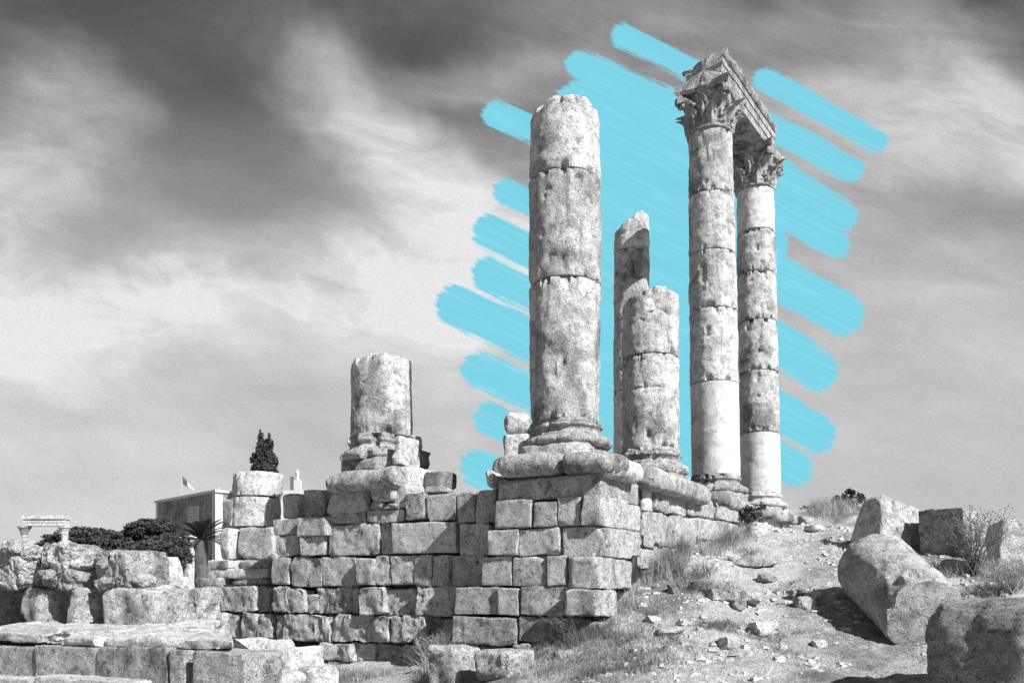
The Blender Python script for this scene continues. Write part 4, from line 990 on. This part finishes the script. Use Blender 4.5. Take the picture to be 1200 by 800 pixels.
def build_grass():
    R = random.Random(12); light = []; dark = []
    spots = [(752, 668, .3, .5, 1500, .15, .5, 0), (770, 655, .35, .5, 1800, .15, .5, 0), (790, 646, .4, .6, 1800, .12, .45, 1), (808, 640, .4, .6, 1600, .12, .4, 0), (832, 632, .5, .6, 1500, .1, .32, 1), (852, 626, .5, .6, 1200, .1, .28, 0), (760, 655, .5, .7, 1200, .15, .5, 1), (785, 640, .6, .7, 1500, .12, .42, 0), (815, 632, .6, .8, 1400, .1, .34, 1), (850, 622, .6, .7, 500, .15, .35, 0), (745, 680, .4, .6, 600, .2, .55, 0),
             (775, 668, .6, .5, 500, .15, .35, 1), (725, 715, .4, .4, 450, .15, .35, 0), (700, 742, .5, .4, 500, .1, .3, 1), (655, 752, .5, .3, 500, .12, .32, 1), (680, 765, .8, .5, 600, .06, .18, 0),
             (740, 775, .7, .6, 1200, .05, .18, 1), (690, 790, .7, .4, 1100, .05, .2, 1), (960, 640, .6, .8, 500, .05, .15, 0), (890, 735, .5, .3, 500, .04, .12, 1), (850, 735, .4, .3, 500, .04, .14, 1), (920, 690, .5, .5, 400, .04, .12, 1), (720, 795, .9, .5, 500, .05, .12, 0), (640, 780, .7, .5, 500, .05, .16, 0), (545, 775, .35, .25, 350, .2, .5, 0), (515, 785, .35, .25, 320, .25, .6, 0), (500, 795, .3, .3, 200, .2, .55, 0),
             (838, 640, .6, .6, 700, .08, .25, 1), (800, 668, .5, .5, 800, .08, .25, 1), (815, 690, .4, .3, 500, .06, .2, 1), (705, 775, .8, .5, 900, .05, .2, 1), (670, 755, .5, .3, 900, .08, .28, 1), (760, 760, .6, .5, 700, .04, .15, 1), (600, 785, .6, .3, 600, .05, .2, 1), (840, 690, .5, .5, 700, .06, .18, 1), (825, 735, .35, .3, 350, .05, .15, 1), (895, 705, .6, .4, 250, .04, .12, 0), (765, 705, .6, .5, 500, .05, .16, 1), (770, 730, .5, .4, 350, .05, .14, 1),
             (870, 765, .7, .4, 300, .04, .1, 0), (930, 765, .7, .4, 300, .04, .1, 1), (940, 605, .8, .9, 700, .2, .5, 0), (965, 600, 1.0, 1.2, 900, .2, .55, 0), (985, 598, .9, 1.2, 700, .25, .55, 0),
             (1120, 668, .8, .5, 700, .1, .35, 1), (1150, 672, .6, .5, 600, .12, .35, 0), (1185, 695, .6, .4, 400, .1, .25, 0), (1160, 692, .6, .4, 400, .08, .2, 1), (390, 797, .6, .3, 400, .1, .3, 1), (440, 793, .6, .2, 300, .08, .25, 0)]
    for (px, py, rx, ry, n, h0, h1, dk) in spots:
        b = blades(tuft_points(px, py, rx, ry, n, R, 9), h0, h1, .0042, R, .75)
        (dark if dk else light).append(b)
    # thin turf scattered on the slope
    pts = []
    for _ in range(9000):
        x = R.uniform(.3, 9); y = R.uniform(9, 24)
        if outside_podium(x, y): pts.append((x, y))
    A_ = np.array(pts); k = fbm(np.stack([A_[:, 0]*.8+4, A_[:, 1]*.8, A_[:, 0]*0], 1), 3) > .12; A_ = A_[k]; Z = gz(A_[:, 0], A_[:, 1])
    light.append(blades(list(zip(A_[:, 0], A_[:, 1], Z-.01)), .03, .11, .004, R, .5))
    for lst, mt, lab in ((light, M_STRAW, 'pale dry grass tufts along the side wall and over the slope'), (dark, M_STRAWD, 'darker low dry turf patches on the slope and at the pier foot')):
        lst = [b for b in lst if len(b[0])]
        v, f = join(lst); o = new_mesh_obj('dry_grass', v, f, mt, None, smooth=False); tag(o, lab, 'grass', kind='stuff')
build_grass()

def leaf_cloud(ells, n, size, R, flat=.0):
    """leaf clumps through the volume of several ellipsoids (centre, radii)"""
    vs = []; fs = []; k = 0; vol = [e[1][0]*e[1][1]*e[1][2] for e in ells]; tot = sum(vol)
    for (c, rad), vv in zip(ells, vol):
        m = int(n*vv**.8/sum(q**.8 for q in vol)); sub_ = [Vector((R.gauss(0, 1), R.gauss(0, 1), R.gauss(0, 1))).normalized()*(R.random()**.33) for _ in range(max(6, m//60))]
        for _ in range(m):
            b = R.choice(sub_); d = b+Vector((R.gauss(0, .13), R.gauss(0, .13), R.gauss(0, .13)))
            if d.length > 1.12: d = d.normalized()*R.uniform(.9, 1.1)
            p = Vector((c[0]+d.x*rad[0], c[1]+d.y*rad[1], c[2]+d.z*rad[2])); s = size*R.uniform(.5, 1.3)
            a = Vector((R.gauss(0, 1), R.gauss(0, 1), R.gauss(0, 1)*(1-flat))).normalized(); b2 = a.orthogonal().normalized(); b2 = (Matrix.Rotation(R.uniform(0, 6.28), 3, a) @ b2); c2 = a.cross(b2)
            for q in ((-1, -.5), (.2, -.7), (1, .1), (-.1, .7)): vs.append(tuple(p+b2*q[0]*s+c2*q[1]*s))
            fs.append((k, k+1, k+2, k+3)); k += 4
    return vs, fs
M_LEAF = plain_mat('dark_evergreen', .055, .8, 2.5, .8)
M_LEAF2 = plain_mat('shrub_leaf', .10, .5, 3, .8)
M_BARK = plain_mat('bark', .10, .4, 8, .9, .5)
def plant(name, label, cat, base, ells, n, size, mat, trunk, R, group=None):
    root = thing(name, tuple(base), label, cat, group)
    v, f = leaf_cloud(ells, n, size, R); new_mesh_obj('crown', v, f, mat, root, smooth=False)
    parts = [tube(*t_) for t_ in trunk]; v, f = join(parts); new_mesh_obj('trunk', v, f, M_BARK, root)
    return root
R0 = random.Random(5)
def limbs(base, top, r, ells):
    b = Vector(base); t_ = Vector(top); out = [([b, b.lerp(t_, .5)+Vector((.1*r, 0, 0)), t_], [r, r*.75, r*.5])]
    for c, rad in ells: out.append(([t_, t_.lerp(Vector(c), .5)+Vector((0, 0, -.1*rad[2])), Vector(c)], [r*.45, r*.3, r*.12]))
    return out
def pine(label, Y, spec, n, size):
    ells = []
    for (px, py, rx, ry) in spec:
        c = P(px, py+4, Y+R0.uniform(-1.5, 1.5)); ells.append((tuple(c), (rx/1000*Y, rx/1000*Y*.9, ry*.8/1000*Y)))
    cx = np.mean([e[0][0] for e in ells]); base = Vector((cx, Y, float(gz(cx, Y)[0]))); top = Vector((cx, Y, np.mean([e[0][2] for e in ells])-.4))
    plant('pine_tree', label, 'tree', base, ells, n, size, M_LEAF, limbs(base, top, .22, ells), R0, 'dark evergreens behind the ruins')
pine('broad dark umbrella pine behind the carved stones and the small doorway', 52, [(98, 624, 30, 14), (70, 632, 26, 12), (120, 630, 32, 16), (95, 644, 52, 16), (130, 645, 34, 16), (62, 642, 18, 10)], 26000, .10)
pine('rounded dark evergreen left of the flat-roofed building', 56, [(172, 616, 22, 14), (192, 612, 16, 10), (160, 628, 24, 14), (188, 632, 24, 14), (150, 640, 18, 12)], 22000, .10)
pine('low dark evergreen hedge in front of the flat-roofed building', 46, [(185, 640, 28, 12), (150, 655, 34, 12), (200, 655, 22, 14), (175, 662, 30, 12), (120, 662, 24, 10), (215, 648, 12, 14)], 22000, .09)
# cypress above the drum stack
Y = 60; spec = [(305, 520, 5, 17), (316, 521, 4.5, 14), (310, 535, 11, 20), (300, 540, 6, 14), (320, 545, 6, 13), (310, 560, 15, 26)]
ells = [(tuple(P(a_, b_, Y)), (c_/1000*Y, c_/1000*Y, d_/1000*Y)) for a_, b_, c_, d_ in spec]; b0 = P(310, 0, Y); b0.z = float(gz(b0.x, Y)[0])
plant('cypress_tree', 'dark many-tipped cypress rising behind the stack of pale drums', 'tree', b0, ells, 16000, .08, M_LEAF, [([b0, P(310, 540, Y)], [.25, .1])], R0)
# shrub under the third column's cornice
def shrub(label, px, py, w, h, n, size, mat, name='shrub', Yd=None):
    b = G(px, py) if Yd is None else P(px, py, Yd)
    ells = [((b.x+R0.uniform(-.3, .3)*w, b.y+R0.uniform(-.2, .2)*w, b.z+h*(.35+.3*R0.random())), (w*.32, w*.3, h*.34)) for _ in range(5)]
    plant(name, label, 'shrub', b, ells, n, size, mat, [([b, Vector(e[0])], [.02, .008]) for e in ells], R0)
shrub('dark leafy shrub growing under the cornice of the nearer tall column', 873, 616, .75, .62, 2600, .035, M_LEAF2)
shrub('dark bush on the skyline left of the fallen pale drum', 992, 600, .9, .75, 1100, .06, M_LEAF, Yd=26)
shrub('low dark bush on the skyline right of the last tall column', 947, 598, .6, .2, 500, .05, M_LEAF, Yd=30)
shrub('dark bush beside the foot of the stubby palm, in front of the small ruined wall', 216, 672, 1.0, 1.1, 2200, .05, M_LEAF, Yd=23)
def twiggy(label, px, py, w, h, n, mat, seed, heads=True):
    """leafless dry shrub: stems fanning from one foot, with side twigs and seed heads"""
    R = random.Random(seed); b = G(px, py); parts = []; hd = []
    for _ in range(n):
        an = R.uniform(0, 6.283); sp = R.random()**.7*w*.6; hh = h*R.uniform(.45, 1.05)
        tip = b+Vector((math.cos(an)*sp, math.sin(an)*sp, hh)); mid = b.lerp(tip, .5)+Vector((R.gauss(0, .04), R.gauss(0, .04), .08*h)); b2 = b+Vector((R.gauss(0, .07)*w, R.gauss(0, .07)*w, -.04))
        parts.append(tube([b2, mid, tip], [.007, .005, .002], 4))
        for _ in range(5):
            q = mid.lerp(tip, R.random()*.9); e = q+Vector((R.gauss(0, .09), R.gauss(0, .09), R.uniform(.03, .16)))
            parts.append(tube([q, e], [.003, .0015], 3)); hd.append((tuple(e), (.012, .012, .012)))
        hd.append((tuple(tip), (.015, .015, .018)))
    root = thing('dry_shrub', tuple(b), label, 'shrub'); 
    if heads:
        vs = []; fs = []
        for c, r in hd:
            k = len(vs); c = np.array(c)
            for d in ((1, 0, 0), (0, 1, 0), (-1, 0, 0), (0, -1, 0), (0, 0, 1), (0, 0, -1)): vs.append(tuple(c+np.array(d)*r[0]))
            fs += [(k, k+1, k+4), (k+1, k+2, k+4), (k+2, k+3, k+4), (k+3, k, k+4), (k+1, k, k+5), (k+2, k+1, k+5), (k+3, k+2, k+5), (k, k+3, k+5)]
        parts.append((vs, fs))
    v, f = join(parts); new_mesh_obj('stems', v, f, mat, root, smooth=False)
twiggy('tall dry thistle shrub between the dark-faced block and the right edge', 1146, 672, .95, 1.05, 60, M_STRAWD, 1)
twiggy('pale wiry dry shrub at the right edge, below the flat-topped block', 1186, 694, .7, .42, 45, M_STRAW, 2)
twiggy('wiry straw-coloured bush at the foot of the front wall, left of the worn low block', 506, 786, .6, .6, 40, M_STRAW, 3, False)
twiggy('small dark dry bush against the right end of the pier footing', 665, 752, .5, .4, 45, M_STRAWD, 4, False)

# ------------------------------------------------------------------ far background at the left
M_PLAST = plain_mat('building_plaster', .30, .25, 1.5, .9); M_BUILD = stone_mat('building_stone', 0.26, 0.4, 0.5, 0.55, 0.3, 0.5, 0.5, 0.0, 0.3)
M_PLASTL = plain_mat('pale_plaster', .46, .12, 2, .9); M_METAL = plain_mat('painted_metal', .12, .1, 3, .5)
def box(x0, x1, y0, y1, z0, z1):
    return [(x0, y0, z0), (x1, y0, z0), (x1, y1, z0), (x0, y1, z0), (x0, y0, z1), (x1, y0, z1), (x1, y1, z1), (x0, y1, z1)], [(0, 3, 2, 1), (4, 5, 6, 7), (0, 1, 5, 4), (1, 2, 6, 5), (2, 3, 7, 6), (3, 0, 4, 7)]
def building():
    Yb = 62; cr = P(253, 577, Yb); zt = cr.z; zg = float(gz(cr.x, Yb)[0])-.3; H = zt-zg
    root = thing('flat_roofed_building', (cr.x, cr.y, zg), 'distant flat-roofed stone building with a recessed panel, behind the palm', 'building')
    wd = math.atan2(.70, -.72)          # front runs away to the left
    M = Matrix.Translation(Vector((cr.x, cr.y, zg))) @ Matrix.Rotation(wd-math.pi, 4, 'Z')   # local -x along the front, local +y into the house
    def add(nm, b, mat): v, f = b; return new_mesh_obj(nm, place(np.array(v), M), f, mat, root, smooth=False)
    L = 10.0; D = 9.0
    add('wall', box(-L, 0, 0, D, 0, H), M_BUILD)
    add('corner_pilaster', box(-.45, .06, -.08, .5, 0, H+.02), M_PLASTL); add('corner_pilaster', box(-L-.06, -L+.3, -.08, .5, 0, H+.02), M_PLASTL)
    add('cornice', box(-L-.15, .2, -.16, D+.1, H+.02, H+.2), M_PLASTL)
    add('side_facing', box(.003, .06, .5, D, 0, H-.02), M_BUILD)
    fr = add('panel', box(-4.4, -2.6, -.06, -.003, H-1.9, H-.75), M_PLASTL)
    for k in range(4):
        v, f = box(-4.25, -2.75, -.09, -.065, H-1.78+k*.25, H-1.68+k*.25); sub('slat', place(np.array(v), M), f, M_PLAST, fr, root, False)
    add('lamp', box(-3.9, -3.6, -.3, -.003, H-3.6, H-2.9), M_PLASTL)
    for x in (-.6, -1.1): add('roof_vent', box(x, x+.14, .4, .54, H+.203, H+.45), M_PLASTL)
building()
def flag():
    Yf = 66; b = P(213, 590, Yf); top = P(213, 557, Yf)
    root = thing('flag', (b.x, b.y, float(gz(b.x, Yf)[0])), 'small dark and white flag hanging from a thin pole above the building roof', 'flag')
    v, f = tube([(b.x, b.y, root.location.z), tuple(top)], [.035, .015], 6); new_mesh_obj('pole', v, f, M_PLASTL, root)
    def cloth(nm, u0, u1, mat):
        vs = []; fs = []; nx_, nz_ = 8, 8
        for j in range(nz_+1):
            for i in range(nx_+1):
                u = u0+(u1-u0)*i/nx_; t_ = j/nz_; x = .04+u*1.7*(.85+.15*t_); z = -.95*t_*(1-.35*u)-u*1.35; y = .12*math.sin(u*7+t_*2)
                vs.append((top.x+x*.55, top.y+y, top.z-.02+z*.62))
        for j in range(nz_):
            for i in range(nx_): q = j*(nx_+1)+i; fs.append((q, q+nx_+1, q+nx_+2, q+1))
        o = new_mesh_obj(nm, vs, fs, mat, root); md = o.modifiers.new('thickness', 'SOLIDIFY'); md.thickness = .02
    cloth('dark_field', 0, .5, M_METAL); cloth('white_field', .5, 1.0, M_PLASTL)
flag()
def tower():
    Yt = 62; c = P(347, 577, Yt)
    root = thing('rooftop_tower', tuple(c), 'tiny pale rooftop turret with a finial, seen right of the drum stack', 'tower')
    zg = float(gz(c.x, Yt)[0])-.3
    def bx(nm, x0, y0, x1, y1, dp, mat, zlow=None):
        a_ = P(x0, y1, Yt); b_ = P(x1, y0, Yt); v, f = box(a_.x, b_.x, Yt, Yt+dp, zlow if zlow is not None else a_.z, b_.z); return new_mesh_obj(nm, v, f, mat, root, smooth=False)
    bx('roof_wall', 326, 574, 372, 590, 4, M_PLASTL, zg); t_ = bx('turret', 344, 562, 352, 573.9, .5, M_PLASTL); bx('pipe', 340, 558, 343.5, 573.9, .25, M_METAL)
    v, f = lathe([(.16, 0), (.18, .1), (.10, .2), (.14, .4), (.16, .55), (.08, .68), (.02, .8)], 12, center=tuple(P(347.5, 561.8, Yt)+Vector((0, .25, 0)))); new_mesh_obj('finial', v, f, M_PLASTL, root)
tower()
def doorway():
    Yd = 44; b = P(52, 640, Yd); zg = float(gz(b.x, Yd)[0])-.2
    root = thing('ancient_doorway', (b.x, b.y, zg), 'small distant free-standing doorway of two columns and a moulded lintel, behind the carved stones', 'ruin')
    for px in (29, 76):
        c = P(px, 636, Yd); zc = P(px, 626, Yd).z; zt = P(px, 616.5, Yd).z
        v, f = lathe([(.2, zg), (.2, zg+.3), (.17, zg+.35), (.165, zc-.05), (.19, zc)], 20, center=(c.x, c.y, 0)); col_ = new_mesh_obj('column', v, f, M_LIGHT, root)
        v, f = lathe([(.17, zc+.003), (.2, zc+.05), (.19, zc+.12), (.26, zt-.12), (.33, zt-.08), (.33, zt)], 20, 3, .03, .03, center=(c.x, c.y, 0)); sub('capital', v, f, M_STONE, col_, root)
    a_ = P(31, 616, Yd); c_ = P(78.5, 604, Yd)
    parts = [box(a_.x, c_.x, Yd-.25, Yd+.25, a_.z, a_.z+.16), box(a_.x, c_.x, Yd-.28, Yd+.28, a_.z+.163, a_.z+.33), box(a_.x-.05, c_.x+.05, Yd-.36, Yd+.36, a_.z+.333, c_.z)]
    v, f = join(parts); new_mesh_obj('lintel', v, f, M_LIGHT, root, smooth=False)
doorway()
def palm():
    Yp = 24.5; b = P(236, 655, Yp); zg = float(gz(b.x, Yp)[0])-.1; top = P(237, 633, Yp); R = random.Random(9)
    root = thing('palm_tree', (b.x, b.y, zg), 'stubby palm with a spiky spray of fronds in front of the flat-roofed building', 'tree')
    v, f = lathe([(.24, zg)]+[(.17+.03*(k % 2), zg+(top.z-zg)*k/14) for k in range(1, 15)], 14, 2, .04, .03, center=(b.x, b.y, 0)); new_mesh_obj('trunk', v, f, M_BARK, root)
    for k in range(30):
        az = k*2.399; el = R.uniform(.15, 1.35); L = R.uniform(.85, 1.25); vs = []; fs = []; pts = []
        for i in range(11):
            t_ = i/10; e = el-1.0*t_*t_*(1.2-el*.5); pts.append(t_)
        p = Vector((b.x, b.y, top.z)); rach = [p.copy()]
        for i in range(10):
            e = el-(i/10)*.95; p = p+Vector((math.cos(az)*math.cos(e), math.sin(az)*math.cos(e), math.sin(e)))*(L/10); rach.append(p.copy())
        tv, tf = tube(rach, [.018*(1-.8*i/10) for i in range(11)], 4); vs = list(tv); fs = list(tf)
        sd_ = Vector((-math.sin(az), math.cos(az), 0))
        for i in range(1, 40):
            t_ = i/40; j = min(9, int(t_*10)); q = rach[j].lerp(rach[j+1], t_*10-j); fw = (rach[j+1]-rach[j]).normalized(); ln = .25*math.sin(math.pi*min(1, t_*.85+.12))
            for sg in (-1, 1):
                e = q+fw*ln*.6+sd_*sg*ln*.7+Vector((0, 0, .12*ln)); n_ = len(vs); vs += [tuple(q), tuple(q+fw*.03), tuple(e)]; fs.append((n_, n_+1, n_+2))
        new_mesh_obj('frond', vs, fs, M_LEAF, root, smooth=False)
palm()
def far_wall():
    root = thing('ruined_wall', tuple(P(214, 668, 27)), 'small pale ruined wall stub of stacked stones left of the palm trunk', 'stone wall')
    for r in [(201, 628, 226, 641), (203, 641, 225, 653), (206, 653, 224, 722), (222, 656, 262, 722)]: block_at(root, 'stone_block', r, 27, .6, M_LIGHT, .05, .03)
far_wall()
